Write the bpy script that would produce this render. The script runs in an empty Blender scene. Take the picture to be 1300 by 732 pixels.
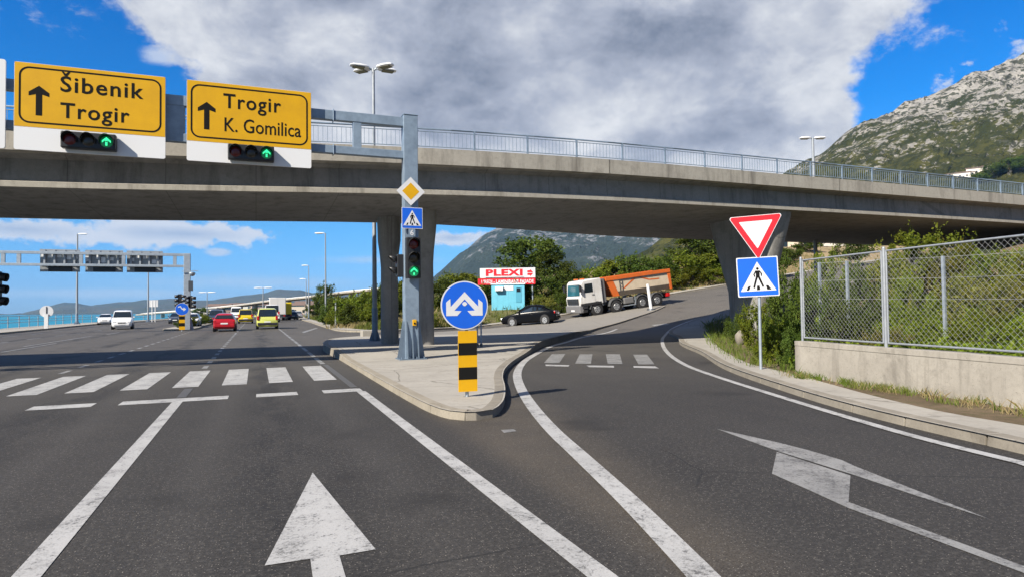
import bpy, bmesh, math, random
from mathutils import Vector, Matrix, noise as mnoise
from mathutils.bvhtree import BVHTree
PI = math.pi
sc = bpy.context.scene
col = sc.collection
rnd = random.Random(7)

# ------------------------------------------------------------------ camera (24 mm-class lens at 1.6 m above the road)
F = 820.0
YAW = math.atan(325 / F); ROLL = math.radians(0.7); PITCH = math.atan(24 / F); HC = 1.6
R = Matrix.Rotation(-YAW, 3, 'Z') @ Matrix.Rotation(PI / 2 + PITCH, 3, 'X') @ Matrix.Rotation(-ROLL, 3, 'Z')
CAM = Vector((0, 0, HC))
cd = bpy.data.cameras.new('camera'); co = bpy.data.objects.new('camera', cd); col.objects.link(co)
cd.sensor_fit = 'HORIZONTAL'; cd.sensor_width = 36; cd.lens = 36 * F / 1300
cd.clip_start = 0.05; cd.clip_end = 30000
co.matrix_world = Matrix.Translation(CAM) @ R.to_4x4()
sc.camera = co

def ray(px, py): return R @ Vector(((px - 650) / F, -(py - 366) / F, -1.0))
def G(px, py, z=0.0):
    d = ray(px, py); return CAM + d * ((z - HC) / d.z)
def P(px, py, Z): return CAM + ray(px, py) * Z
def PY(px, py, Y):
    d = ray(px, py); return CAM + d * (Y / d.y)
def ss(a, b, x):
    t = min(1.0, max(0.0, (x - a) / (b - a))); return t * t * (3 - 2 * t)

# height of the road surface: flat main road, side road climbing to the right
SX, SY = 14.756, 48.11
CA, SA = math.cos(math.radians(14)), math.sin(math.radians(14)); GR = 0.125
def H(x, y):
    s = (x - SX) * CA + (y - SY) * SA
    if s <= 0: return 0.0
    s = min(s, 60.0)
    h = GR * s * s / 12 if s < 6 else GR * (s - 3)
    p = -(x - SX) * SA + (y - SY) * CA
    return h * (1 - ss(14, 50, p))
def GH(px, py, off=0.0):
    d = ray(px, py); t = 2.0
    while t < 420:
        p = CAM + d * t
        if p.z < H(p.x, p.y) + off: break
        t += 0.05
    return p

# ------------------------------------------------------------------ mesh helpers
class MB:
    def __init__(s): s.v = []; s.f = []; s.m = []; s.mi = 0; s.M = None
    def add(s, pts):
        b = len(s.v)
        for p in pts:
            p = Vector(p)
            s.v.append(s.M @ p if s.M else p)
        return b
    def face(s, idx): s.f.append(idx); s.m.append(s.mi)
    def poly(s, pts):
        b = s.add(pts); s.face(list(range(b, b + len(pts))))
    def box(s, c, d, rz=0.0, rot=None):
        x, y, z = d[0] / 2, d[1] / 2, d[2] / 2
        m = rot if rot else Matrix.Rotation(rz, 3, 'Z')
        pts = [Vector(c) + m @ Vector(p) for p in ((-x, -y, -z), (x, -y, -z), (x, y, -z), (-x, y, -z), (-x, -y, z), (x, -y, z), (x, y, z), (-x, y, z))]
        b = s.add(pts)
        for q in ((3, 2, 1, 0), (4, 5, 6, 7), (0, 1, 5, 4), (1, 2, 6, 5), (2, 3, 7, 6), (3, 0, 4, 7)): s.face([b + i for i in q])
    def bb(s, x0, x1, y0, y1, z0, z1): s.box(((x0 + x1) / 2, (y0 + y1) / 2, (z0 + z1) / 2), (x1 - x0, y1 - y0, z1 - z0))
    def cyl(s, p0, p1, r0, r1=None, n=12, caps=True):
        p0, p1 = Vector(p0), Vector(p1); r1 = r0 if r1 is None else r1
        a = (p1 - p0).normalized(); u = a.orthogonal().normalized(); w = a.cross(u)
        ring = lambda p, r: [p + (u * math.cos(2 * PI * i / n) + w * math.sin(2 * PI * i / n)) * r for i in range(n)]
        b = s.add(ring(p0, r0) + ring(p1, r1))
        for i in range(n):
            j = (i + 1) % n; s.face([b + i, b + j, b + n + j, b + n + i])
        if caps: s.face([b + i for i in range(n)][::-1]); s.face([b + n + i for i in range(n)])
    def tube(s, pts, r, n=8):
        for a, c in zip(pts[:-1], pts[1:]): s.cyl(a, c, r, r, n)
    def bar(s, p0, p1, w, h):
        """rectangular bar between two points, w across, h up"""
        p0, p1 = Vector(p0), Vector(p1); a = (p1 - p0).normalized()
        up = Vector((0, 0, 1)) if abs(a.z) < 0.95 else Vector((0, 1, 0))
        u = a.cross(up).normalized(); q = u.cross(a)
        pts = [p + u * sx * w / 2 + q * sz * h / 2 for p in (p0, p1) for sx, sz in ((-1, -1), (1, -1), (1, 1), (-1, 1))]
        b = s.add(pts)
        for q4 in ((3, 2, 1, 0), (4, 5, 6, 7), (0, 1, 5, 4), (1, 2, 6, 5), (2, 3, 7, 6), (3, 0, 4, 7)): s.face([b + i for i in q4])
    def prism(s, pts, ext):
        """polygon (list of 3D points) extruded by the vector ext"""
        n = len(pts); e = Vector(ext)
        b = s.add([Vector(p) for p in pts] + [Vector(p) + e for p in pts])
        s.face(list(range(b, b + n))[::-1]); s.face(list(range(b + n, b + 2 * n)))
        for i in range(n):
            j = (i + 1) % n; s.face([b + i, b + j, b + n + j, b + n + i])
    def grid(s, rows, close=False):
        n = len(rows[0]); b = s.add([p for r in rows for p in r])
        for i in range(len(rows) - 1):
            for j in range(n if close else n - 1):
                k = (j + 1) % n
                s.face([b + i * n + j, b + i * n + k, b + (i + 1) * n + k, b + (i + 1) * n + j])
    def dome(s, c, r, ax, n=12, k=4, flat=1.0):
        c = Vector(c); a = Vector(ax).normalized(); u = a.orthogonal().normalized(); w = a.cross(u); rows = []
        for i in range(k + 1):
            t = i / k * PI / 2
            rows.append([c + a * r * flat * math.sin(t) + (u * math.cos(2 * PI * j / n) + w * math.sin(2 * PI * j / n)) * r * max(math.cos(t), 1e-4) for j in range(n)])
        s.grid(rows, True)
    def build(s, name, mats, parent=None, smooth=None, bevel=None, fixn=True):
        me = bpy.data.meshes.new(name); me.from_pydata([tuple(p) for p in s.v], [], s.f)
        for m in (mats if isinstance(mats, (list, tuple)) else [mats]): me.materials.append(m)
        me.polygons.foreach_set('material_index', s.m)
        if fixn:
            bm = bmesh.new(); bm.from_mesh(me); bmesh.ops.recalc_face_normals(bm, faces=bm.faces); bm.to_mesh(me); bm.free()
        if smooth is not None:
            me.polygons.foreach_set('use_smooth', [True] * len(me.polygons))
            if smooth < 170: me.set_sharp_from_angle(angle=math.radians(smooth))
        me.update()
        o = bpy.data.objects.new(name, me); col.objects.link(o)
        if parent: o.parent = parent
        if bevel:
            b = o.modifiers.new('bevel', 'BEVEL'); b.width = bevel; b.segments = 2; b.limit_method = 'ANGLE'; b.angle_limit = math.radians(40)
        return o

def tag(o, label=None, cat=None, group=None, kind=None):
    if label: o['label'] = label
    if cat: o['category'] = cat
    if group: o['group'] = group
    if kind: o['kind'] = kind
    return o
def thing(name, label, cat, loc=(0, 0, 0), rz=0.0, group=None):
    o = bpy.data.objects.new(name, None); o.empty_display_size = 0.2; col.objects.link(o)
    o.location = loc; o.rotation_euler = (0, 0, rz)
    return tag(o, label, cat, group)
def kids(o): return [c for c in o.children]
def copy_tree(o, parent=None):
    c = o.copy(); col.objects.link(c)
    if parent: c.parent = parent
    for ch in list(o.children): copy_tree(ch, c)
    return c
def structure(o, label=None):
    o['kind'] = 'structure'
    if label: o['label'] = label
    return o

# ------------------------------------------------------------------ materials
MATS = {}
def mat(name, colr, rough=0.6, metal=0.0, spec=0.5, coat=0.0, emit=None, noise=None, bump=None, alpha=None, trans=0.0):
    """noise=(scale, other colour, amount[, stretch xyz]); bump=(scale, strength, distance)"""
    if name in MATS: return MATS[name]
    m = bpy.data.materials.new(name); m.use_nodes = True
    nt = m.node_tree; b = nt.nodes['Principled BSDF']
    c4 = lambda c: (c[0], c[1], c[2], 1)
    b.inputs['Base Color'].default_value = c4(colr); b.inputs['Roughness'].default_value = rough
    b.inputs['Metallic'].default_value = metal; b.inputs['Specular IOR Level'].default_value = spec
    b.inputs['Coat Weight'].default_value = coat; b.inputs['Coat Roughness'].default_value = 0.04
    b.inputs['Transmission Weight'].default_value = trans
    if emit: b.inputs['Emission Color'].default_value = c4(emit[0]); b.inputs['Emission Strength'].default_value = emit[1]
    if noise or bump:
        tc = nt.nodes.new('ShaderNodeTexCoord')
    if noise:
        mp = nt.nodes.new('ShaderNodeMapping'); nt.links.new(tc.outputs['Object'], mp.inputs[0])
        mp.inputs['Scale'].default_value = noise[3] if len(noise) > 3 else (1, 1, 1)
        n = nt.nodes.new('ShaderNodeTexNoise'); n.inputs['Scale'].default_value = noise[0]; n.inputs['Detail'].default_value = 6; n.inputs['Roughness'].default_value = 0.65
        nt.links.new(mp.outputs[0], n.inputs['Vector'])
        mr = nt.nodes.new('ShaderNodeMapRange'); mr.inputs[1].default_value = 0.35; mr.inputs[2].default_value = 0.7; mr.inputs[3].default_value = 0; mr.inputs[4].default_value = noise[2]
        nt.links.new(n.outputs['Fac'], mr.inputs[0])
        mx = nt.nodes.new('ShaderNodeMix'); mx.data_type = 'RGBA'
        mx.inputs[6].default_value = c4(colr); mx.inputs[7].default_value = c4(noise[1])
        nt.links.new(mr.outputs[0], mx.inputs[0]); nt.links.new(mx.outputs[2], b.inputs['Base Color'])
    if bump:
        n2 = nt.nodes.new('ShaderNodeTexNoise'); n2.inputs['Scale'].default_value = bump[0]; n2.inputs['Detail'].default_value = 5
        nt.links.new(tc.outputs['Object'], n2.inputs['Vector'])
        bp = nt.nodes.new('ShaderNodeBump'); bp.inputs['Strength'].default_value = bump[1]; bp.inputs['Distance'].default_value = bump[2]
        nt.links.new(n2.outputs['Fac'], bp.inputs['Height']); nt.links.new(bp.outputs[0], b.inputs['Normal'])
    MATS[name] = m
    return m

class NG:
    """tiny node-graph helper"""
    def __init__(s, nt): s.nt = nt
    def n(s, typ, **kw):
        nd = s.nt.nodes.new(typ)
        for k, v in kw.items(): setattr(nd, k, v)
        return nd
    def link(s, a, b): s.nt.links.new(a, b)
    def val(s, sock, v):
        if hasattr(v, 'is_output') or isinstance(v, bpy.types.NodeSocket): s.link(v, sock)
        else: sock.default_value = v
    def math(s, op, a, b=0.0, c=None, clamp=False):
        nd = s.n('ShaderNodeMath', operation=op, use_clamp=clamp); s.val(nd.inputs[0], a); s.val(nd.inputs[1], b)
        if c is not None: s.val(nd.inputs[2], c)
        return nd.outputs[0]
    def mix(s, f, a, b, blend='MIX'):
        nd = s.n('ShaderNodeMix', data_type='RGBA', blend_type=blend); s.val(nd.inputs[0], f)
        s.val(nd.inputs[6], a if not isinstance(a, tuple) else (*a, 1)[:4]); s.val(nd.inputs[7], b if not isinstance(b, tuple) else (*b, 1)[:4])
        return nd.outputs[2]
    def noise(s, vec, scale, detail=5, rough=0.6, dist=0.0, out='Fac'):
        nd = s.n('ShaderNodeTexNoise'); s.link(vec, nd.inputs['Vector']); nd.inputs['Scale'].default_value = scale
        nd.inputs['Detail'].default_value = detail; nd.inputs['Roughness'].default_value = rough; nd.inputs['Distortion'].default_value = dist
        return nd.outputs[out]
    def rng(s, v, a, b, c=0.0, d=1.0, smooth=False):
        nd = s.n('ShaderNodeMapRange'); nd.interpolation_type = 'SMOOTHSTEP' if smooth else 'LINEAR'; s.val(nd.inputs[0], v)
        for i, q in enumerate((a, b, c, d)): nd.inputs[i + 1].default_value = q
        return nd.outputs[0]
    def mapping(s, vec, scale=(1, 1, 1), loc=(0, 0, 0), rot=(0, 0, 0)):
        nd = s.n('ShaderNodeMapping'); s.link(vec, nd.inputs[0]); nd.inputs['Scale'].default_value = scale; nd.inputs['Location'].default_value = loc; nd.inputs['Rotation'].default_value = rot
        return nd.outputs[0]
def newmat(name, rough=0.8):
    m = bpy.data.materials.new(name); m.use_nodes = True
    g = NG(m.node_tree); b = m.node_tree.nodes['Principled BSDF']; b.inputs['Roughness'].default_value = rough
    tc = g.n('ShaderNodeTexCoord'); MATS[name] = m
    return m, g, b, tc.outputs['Object']
def bump(g, b, h, strength, dist):
    bp = g.n('ShaderNodeBump'); bp.inputs['Strength'].default_value = strength; bp.inputs['Distance'].default_value = dist
    g.link(h, bp.inputs['Height']); g.link(bp.outputs[0], b.inputs['Normal'])

# asphalt: speckled aggregate, patches, tracks along the driving direction
def asphalt_mat(name, base, light, seed):
    m, g, b, ob = newmat(name, 0.78)
    v = g.mapping(ob, loc=(seed, seed * 2, 0))
    big = g.noise(v, 0.12, 5, 0.6)
    trk = g.noise(g.mapping(ob, scale=(0.9, 0.045, 1), loc=(seed, 0, 0)), 1.0, 4, 0.6)
    med = g.noise(v, 1.3, 6, 0.7)
    f = g.math('ADD', g.math('MULTIPLY', big, 0.45), g.math('ADD', g.math('MULTIPLY', trk, 0.35), g.math('MULTIPLY', med, 0.3)))
    c = g.mix(g.rng(f, 0.36, 0.68), base, light)
    sp_ = g.n('ShaderNodeSeparateXYZ'); g.link(ob, sp_.inputs[0])
    # brightening at grazing view angles painted in: paler colour beyond the stop line
    graze = g.rng(g.math('ADD', sp_.outputs[1], g.math('MULTIPLY', big, 14.0)), 14, 36, 0, 1, True)
    c = g.mix(graze, c, g.mix(g.rng(f, 0.36, 0.68), (0.070, 0.064, 0.056), (0.115, 0.105, 0.092)))
    c = g.mix(g.math('MULTIPLY', g.rng(g.math('ADD', sp_.outputs[0], g.math('MULTIPLY', big, 5.0)), 17, 27, 0, 1, True), .75), c, g.mix(g.rng(f, .36, .68), (0.12, 0.109, 0.095), (0.165, 0.151, 0.132)))  # grazing-light brightening of the climbing side road, painted into its colour
    x_, y_ = sp_.outputs[0], sp_.outputs[1]
    # oil drips along the middle of each lane and tyre-polished tracks beside it
    wob = g.math('MULTIPLY', g.math('SUBTRACT', trk, .5), .9)
    lc = g.math('ABSOLUTE', g.math('SUBTRACT', g.math('MODULO', g.math('ADD', g.math('ADD', x_, 34.0 + 1.4), wob), 3.4), 1.7))
    main_ = g.math('LESS_THAN', x_, 1.8)
    oil = g.math('MULTIPLY', g.math('MULTIPLY', g.rng(lc, .05, .75, 1, 0, True), g.rng(g.noise(g.mapping(ob, scale=(1, .35, 1)), 1.6, 6, .75), .42, .58, 0, 1, True)), main_)
    c = g.mix(g.math('MULTIPLY', oil, .8), c, (0.013, 0.0125, 0.013))
    tr2 = g.math('MULTIPLY', g.rng(g.math('ABSOLUTE', g.math('SUBTRACT', lc, .85)), .0, .4, 1, 0, True), main_)
    c = g.mix(g.math('MULTIPLY', tr2, .22), c, (0.085, 0.08, 0.076))
    # gritty brown wedge between the diverging edge lines, never driven on
    wx = g.math('SUBTRACT', x_, g.math('ADD', 2.15, g.math('MULTIPLY', y_, .02)))
    wx2 = g.math('SUBTRACT', g.math('ADD', 2.0, g.math('MULTIPLY', y_, .235)), x_)
    grit = g.math('MULTIPLY', g.math('MULTIPLY', g.rng(wx, -.1, .35, 0, 1, True), g.rng(wx2, -.6, .3, 0, 1, True)), g.math('MULTIPLY', g.rng(y_, 9.5, 12.5, 1, 0), g.rng(med, .3, .6, .45, 1)))
    c = g.mix(g.math('MULTIPLY', grit, .9), c, (0.088, 0.074, 0.057))
    fine = g.noise(v, 70, 3, 0.85); mid_ = g.noise(v, 24, 4, 0.8)
    c = g.mix(g.rng(fine, 0.42, 0.62, 0, 0.8), c, tuple(x * 0.30 for x in base))
    c = g.mix(g.rng(mid_, 0.5, 0.66, 0, 0.5), c, (0.10, 0.094, 0.085))
    vo = g.n('ShaderNodeTexVoronoi', feature='F1'); g.link(v, vo.inputs['Vector']); vo.inputs['Scale'].default_value = 55
    sp = g.math('LESS_THAN', vo.outputs['Distance'], 0.22)
    cr = g.n('ShaderNodeSeparateColor'); g.link(vo.outputs['Color'], cr.inputs[0])
    sp = g.math('MULTIPLY', sp, g.math('GREATER_THAN', cr.outputs[0], 0.70))
    c = g.mix(g.math('MULTIPLY', sp, 0.75), c, (0.25, 0.23, 0.20))
    st = g.noise(g.mapping(ob, loc=(seed * 3, 4, 0)), 0.55, 3, 0.5)
    c = g.mix(g.rng(st, 0.60, 0.72, 0, 0.5, True), c, tuple(x * 0.5 for x in base))
    # hairline cracks in the surface
    cv = g.n('ShaderNodeTexVoronoi', feature='DISTANCE_TO_EDGE'); g.link(g.mix(0.12, g.mapping(ob, loc=(seed, 1, 0)), g.noise(v, 1.1, 4, 0.6, 0, 'Color')), cv.inputs['Vector']); cv.inputs['Scale'].default_value = 0.16
    ck = g.math('MULTIPLY', g.math('LESS_THAN', cv.outputs['Distance'], 0.0016), g.rng(g.noise(v, 0.4, 2), 0.5, 0.6))
    c = g.mix(g.math('MULTIPLY', ck, 0.7), c, (0.012, 0.012, 0.012))
    g.link(c, b.inputs['Base Color'])
    b.inputs['Specular IOR Level'].default_value = 0.35
    bump(g, b, g.math('ADD', fine, g.math('MULTIPLY', sp, 0.3)), 0.5, 0.006)
    return m
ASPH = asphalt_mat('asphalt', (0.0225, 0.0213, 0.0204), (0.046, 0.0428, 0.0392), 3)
# worn road paint
def paint_mat(name, c0, wear):
    m, g, b, ob = newmat(name, 0.6)
    a = g.noise(ob, 3.0, 6, 0.75); f = g.noise(ob, 45, 4, 0.8)
    w = g.math('ADD', g.math('MULTIPLY', a, 0.5), g.math('MULTIPLY', f, 0.5))
    c = g.mix(g.rng(w, 0.56 - wear * 0.10, 0.74 - wear * 0.1), c0, (0.09, 0.088, 0.085))
    ch = g.noise(ob, 22, 6, 0.8); c = g.mix(g.rng(g.math('ADD', g.math('MULTIPLY', ch, .7), g.math('MULTIPLY', a, .3)), .585 - wear * .05, .61 - wear * .05, 0, .8), c, (0.045, 0.044, 0.043))
    gr = g.noise(ob, 110, 2, .8); c = g.mix(g.rng(gr, .5, .7, 0, .4), c, tuple(x * .4 for x in c0))
    c = g.mix(g.rng(g.noise(ob, 0.8, 4, 0.6), 0.45, 0.75, 0, 0.45), c, tuple(x * 0.55 for x in c0))
    g.link(c, b.inputs['Base Color']); bump(g, b, f, 0.3, 0.003)
    return m
PAINT = paint_mat('road_paint', (0.38, 0.38, 0.375), 0.7)
PAINT_W = paint_mat('worn_road_paint', (0.24, 0.24, 0.235), 1.0)
PAINT_G = paint_mat('faded_road_paint', (0.075, 0.074, 0.072), 1.0)

def concrete_mat(name, c0, c1, dark, streak=0.0, scale=1.0, cracks=False):
    m, g, b, ob = newmat(name, 0.85)
    n1 = g.noise(ob, 0.7 * scale, 6, 0.65); n2 = g.noise(ob, 9 * scale, 5, 0.7); n3 = g.noise(ob, 70, 3, 0.7)
    c = g.mix(g.rng(n1, 0.3, 0.7), c0, c1)
    c = g.mix(g.rng(n2, 0.45, 0.75, 0, 0.45), c, tuple(x * 0.72 for x in c0))
    c = g.mix(g.rng(n3, 0.5, 0.8, 0, 0.4), c, tuple(x * 0.6 for x in c0))
    if streak:
        s = g.noise(g.mapping(ob, scale=(1.6, 1.6, 0.16)), 1.4, 6, 0.7)
        c = g.mix(g.rng(s, 0.5, 0.72, 0, streak * .75), c, dark)
        s2 = g.noise(g.mapping(ob, loc=(4, 7, 2)), 1.15 * scale, 7, 0.72, .3)
        c = g.mix(g.rng(s2, 0.54, 0.68, 0, .7), c, tuple((u + v_) / 2 for u, v_ in zip(dark, c0)))
        pit = g.noise(ob, 26, 3, .8); c = g.mix(g.rng(pit, .62, .7, 0, .6), c, dark)
    else:
        s = g.noise(ob, 1.9, 6, 0.7, 0.8)
        c = g.mix(g.rng(s, 0.56, 0.72, 0, 0.55), c, dark)
    if name == 'bridge_concrete':
        spf = g.n('ShaderNodeSeparateXYZ'); g.link(ob, spf.inputs[0])
        md = g.math('PINGPONG', spf.outputs[0], 1.22); c = g.mix(g.math('MULTIPLY', g.math('LESS_THAN', md, .012), .55), c, dark)
        md = g.math('PINGPONG', g.math('ADD', spf.outputs[1], .4), .62); c = g.mix(g.math('MULTIPLY', g.math('LESS_THAN', md, .01), .35), c, dark)
    if cracks:
        spb = g.n('ShaderNodeSeparateXYZ'); g.link(ob, spb.inputs[0])   # the back of the island is surfaced in old asphalt
        bk = g.math('MULTIPLY', g.rng(g.math('ADD', spb.outputs[1], g.math('MULTIPLY', n1, 4.0)), 33, 38, 0, 1, True), g.math('MULTIPLY', g.math('GREATER_THAN', spb.outputs[0], 6.0), g.math('LESS_THAN', spb.outputs[1], 46.6)))
        c = g.mix(bk, c, g.mix(g.rng(n2, .35, .65), (.165, .155, .138), (.215, .203, .18)))
        spx = g.n('ShaderNodeSeparateXYZ'); g.link(g.mapping(ob, rot=(0, 0, .25)), spx.inputs[0])
        for o_, per in ((1, 3.1),):
            md = g.math('PINGPONG', g.math('ADD', spx.outputs[o_], g.math('MULTIPLY', n1, .05)), per / 2)
            c = g.mix(g.math('MULTIPLY', g.math('LESS_THAN', md, .012), .75), c, (.07, .062, .05))
        cv = g.n('ShaderNodeTexVoronoi', feature='DISTANCE_TO_EDGE'); g.link(g.mix(.2, ob, g.noise(ob, .9, 5, .65, 0, 'Color')), cv.inputs['Vector']); cv.inputs['Scale'].default_value = .35
        c = g.mix(g.math('MULTIPLY', g.math('LESS_THAN', cv.outputs['Distance'], .004), .6), c, (.08, .07, .055))
    g.link(c, b.inputs['Base Color']); bump(g, b, n2, 0.25, 0.01)
    return m
CONC = concrete_mat('bridge_concrete', (0.215, 0.210, 0.198), (0.285, 0.278, 0.262), (0.065, 0.062, 0.057), 0.9)
CONC_F = concrete_mat('parapet_concrete', (0.295, 0.278, 0.242), (0.37, 0.35, 0.305), (0.09, 0.08, 0.067), 0.95)
CONC_W = concrete_mat('wall_concrete', (0.27, 0.25, 0.215), (0.37, 0.345, 0.298), (0.075, 0.066, 0.053), 0.95, 1.4)
PAVE = concrete_mat('pavement_concrete', (0.272, 0.256, 0.225), (0.345, 0.326, 0.288), (0.125, 0.113, 0.094), 0, 1.0, True)
KERB = concrete_mat('kerb_stone', (0.165, 0.148, 0.12), (0.24, 0.218, 0.18), (0.075, 0.062, 0.046), 0, 2.5)
KERB_L = concrete_mat('pale_kerb_stone', (0.205, 0.182, 0.142), (0.285, 0.257, 0.207), (0.085, 0.068, 0.048), 0, 2.5)
STEEL = mat('galvanised_steel', (0.40, 0.45, 0.50), 0.5, 0.55, noise=(6, (0.28, 0.33, 0.38), 0.9), bump=(20, 0.08, 0.01))
STEEL_B = mat('blue_grey_steel', (0.23, 0.30, 0.38), 0.5, 0.25, noise=(4, (0.15, 0.2, 0.26), 0.9))
STEEL_L = mat('pale_zinc', (0.32, 0.345, 0.37), 0.55, 0.4, noise=(8, (0.22, 0.24, 0.27), 0.8))
WIRE = mat('fence_wire', (0.27, 0.28, 0.285), 0.55, 0.3)
DKSTEEL = mat('dark_steel', (0.07, 0.08, 0.095), 0.5, 0.4)
WHITE = mat('white_sheet', (0.66, 0.67, 0.68), 0.4, noise=(2.5, (0.66, 0.67, 0.68), 0.7))
YELLOW = mat('sign_yellow', (0.61, 0.335, 0.005), 0.45, 0, .3, noise=(1.6, (0.52, 0.28, 0.007), 0.9))
BLACK = mat('sign_black', (0.008, 0.008, 0.008), 0.8, 0, .12)
BLUE = mat('sign_blue', (0.006, 0.105, 0.62), 0.4, noise=(3, (0.008, 0.09, 0.5), 0.7))
RED = mat('sign_red', (0.60, 0.012, 0.022), 0.4)
RFL = mat('sign_white', (0.60, 0.61, 0.63), 0.4, noise=(4, (0.52, 0.53, 0.55), 0.7))
HOUS = mat('signal_black', (0.014, 0.015, 0.017), 0.45)
LENS_R = mat('red_lens', (0.10, 0.008, 0.008), 0.2)
LENS_Y = mat('amber_lens', (0.035, 0.028, 0.018), 0.2)
LENS_G = mat('unlit_green_lens', (0.012, 0.03, 0.022), 0.2)
LIT_G = mat('lit_green_lamp', (0.02, 0.5, 0.2), 0.3, emit=((0.05, 1.0, 0.36), 0.75))
RUB = mat('tyre_rubber', (0.016, 0.016, 0.017), 0.75)
RIM = mat('wheel_rim', (0.42, 0.43, 0.44), 0.35, 0.6)
GLASS = mat('car_glass', (0.012, 0.018, 0.022), 0.06, 0.0, 0.8)
PLASTIC = mat('black_plastic', (0.02, 0.02, 0.022), 0.5)
LAMPW = mat('headlamp', (0.7, 0.72, 0.74), 0.12, 0.2)
LAMPR = mat('tail_lamp', (0.42, 0.012, 0.014), 0.2)
LAMPO = mat('indicator', (0.7, 0.2, 0.02), 0.25)
from mathutils.geometry import delaunay_2d_cdt
def v2(p): return Vector((p[0], p[1]))
def smooth_line(pts, step=0.5):
    """Catmull-Rom through 2D points, resampled"""
    pts = [v2(p) for p in pts]; out = []
    ext = [pts[0] * 2 - pts[1]] + pts + [pts[-1] * 2 - pts[-2]]
    for i in range(1, len(ext) - 2):
        a, b, c, d = ext[i - 1:i + 3]; n = max(1, int((c - b).length / step))
        for k in range(n):
            t = k / n
            out.append(0.5 * (2 * b + (c - a) * t + (2 * a - 5 * b + 4 * c - d) * t * t + (3 * b - a - 3 * c + d) * t ** 3))
    out.append(pts[-1]); return out
def offset_line(pts, d):
    """to the left of the travel direction for d > 0"""
    out = []
    for i, p in enumerate(pts):
        a = pts[max(0, i - 1)]; b = pts[min(len(pts) - 1, i + 1)]; t = (b - a).normalized()
        out.append(p + Vector((-t.y, t.x)) * d)
    return out
def seg_dist(p, pts):
    best = 1e9
    for a, b in zip(pts[:-1], pts[1:]):
        ab = b - a; t = max(0, min(1, (p - a).dot(ab) / max(ab.length_squared, 1e-9))); best = min(best, (p - a - ab * t).length)
    return best
def inside(p, poly):
    c = False; n = len(poly)
    for i in range(n):
        a, b = poly[i], poly[i - 1]
        if (a.y > p.y) != (b.y > p.y) and p.x < (b.x - a.x) * (p.y - a.y) / (b.y - a.y) + a.x: c = not c
    return c
def sheet(name, poly, zf, step, m, smooth=True, parent=None):
    """a filled polygon with interior points every `step`, height zf(x, y)"""
    poly = [v2(p) for p in poly]
    xs = [p.x for p in poly]; ys = [p.y for p in poly]; pts = list(poly); n = len(poly)
    y = min(ys) + step / 2
    while y < max(ys):
        x = min(xs) + step / 2
        while x < max(xs):
            q = Vector((x + rnd.uniform(-.2, .2) * step, y + rnd.uniform(-.2, .2) * step))
            if inside(q, poly): pts.append(q)
            x += step
        y += step
    vs, es, fs, *_ = delaunay_2d_cdt(pts, [(i, (i + 1) % n) for i in range(n)], [], 1, 1e-4)
    mb = MB(); mb.v = [Vector((p.x, p.y, zf(p.x, p.y))) for p in vs]
    for f in fs: mb.face(list(f))
    o = mb.build(name, m, parent, smooth=60 if smooth else None)
    if sum(p.normal.z for p in o.data.polygons) < 0: o.data.flip_normals()
    return o
def kerb(name, pts, h0, width, zf, m, side=1, stone=1.0, label=None):
    """a row of kerb stones standing along the polyline, inward offset on `side`"""
    mb = MB(); acc = []; run = 0.0
    def emit(run_pts):
        if len(run_pts) < 2: return
        inn = offset_line(run_pts, side * width); r0 = []; r1 = []; r2 = []; r3 = []
        for i, (o, q) in enumerate(zip(run_pts, inn)):
            e = 0.010 if i == 0 else (-0.010 if i == len(run_pts) - 1 else 0)
            t = (run_pts[min(i + 1, len(run_pts) - 1)] - run_pts[max(i - 1, 0)]).normalized() * e
            o = o + t; q = q + t; z = zf(o.x, o.y); zz = zf(q.x, q.y); b = H(o.x, o.y) - 0.06
            ob = o + (q - o) * 0.0; ot = o + (q - o) * 0.12
            r0.append((ob.x, ob.y, b)); r1.append((ot.x, ot.y, z)); r2.append((q.x, q.y, zz)); r3.append((q.x, q.y, b))
        k = len(mb.v); n = len(r0); mb.add(r0 + r1 + r2 + r3)
        for a in range(3):
            for i in range(n - 1): mb.face([k + a * n + i, k + a * n + i + 1, k + (a + 1) * n + i + 1, k + (a + 1) * n + i])
        mb.face([k, k + n, k + 2 * n, k + 3 * n]); mb.face([k + n - 1, k + 4 * n - 1, k + 3 * n - 1, k + 2 * n - 1])
    for p in pts:
        if acc: run += (p - acc[-1]).length
        acc.append(p)
        if run >= stone: emit(acc); acc = [p]; run = 0.0
    emit(acc)
    o = mb.build(name, m, bevel=0.012); return structure(o, label)
def px2(lst): return [v2(GH(*q)) for q in lst]

# ------------------------------------------------------------------ road
def road_sheet():
    mb = MB(); xs = []; ys = []
    x = -21.0
    while x < 75: xs.append(x); x += 1.0 if x > 4 else 5.0
    y = -30.0
    while y < 300: ys.append(y); y += 1.0 if 18 < y < 75 else 6.0
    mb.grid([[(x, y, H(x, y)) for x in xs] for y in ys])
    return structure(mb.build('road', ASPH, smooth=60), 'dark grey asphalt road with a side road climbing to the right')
road_sheet()

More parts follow.
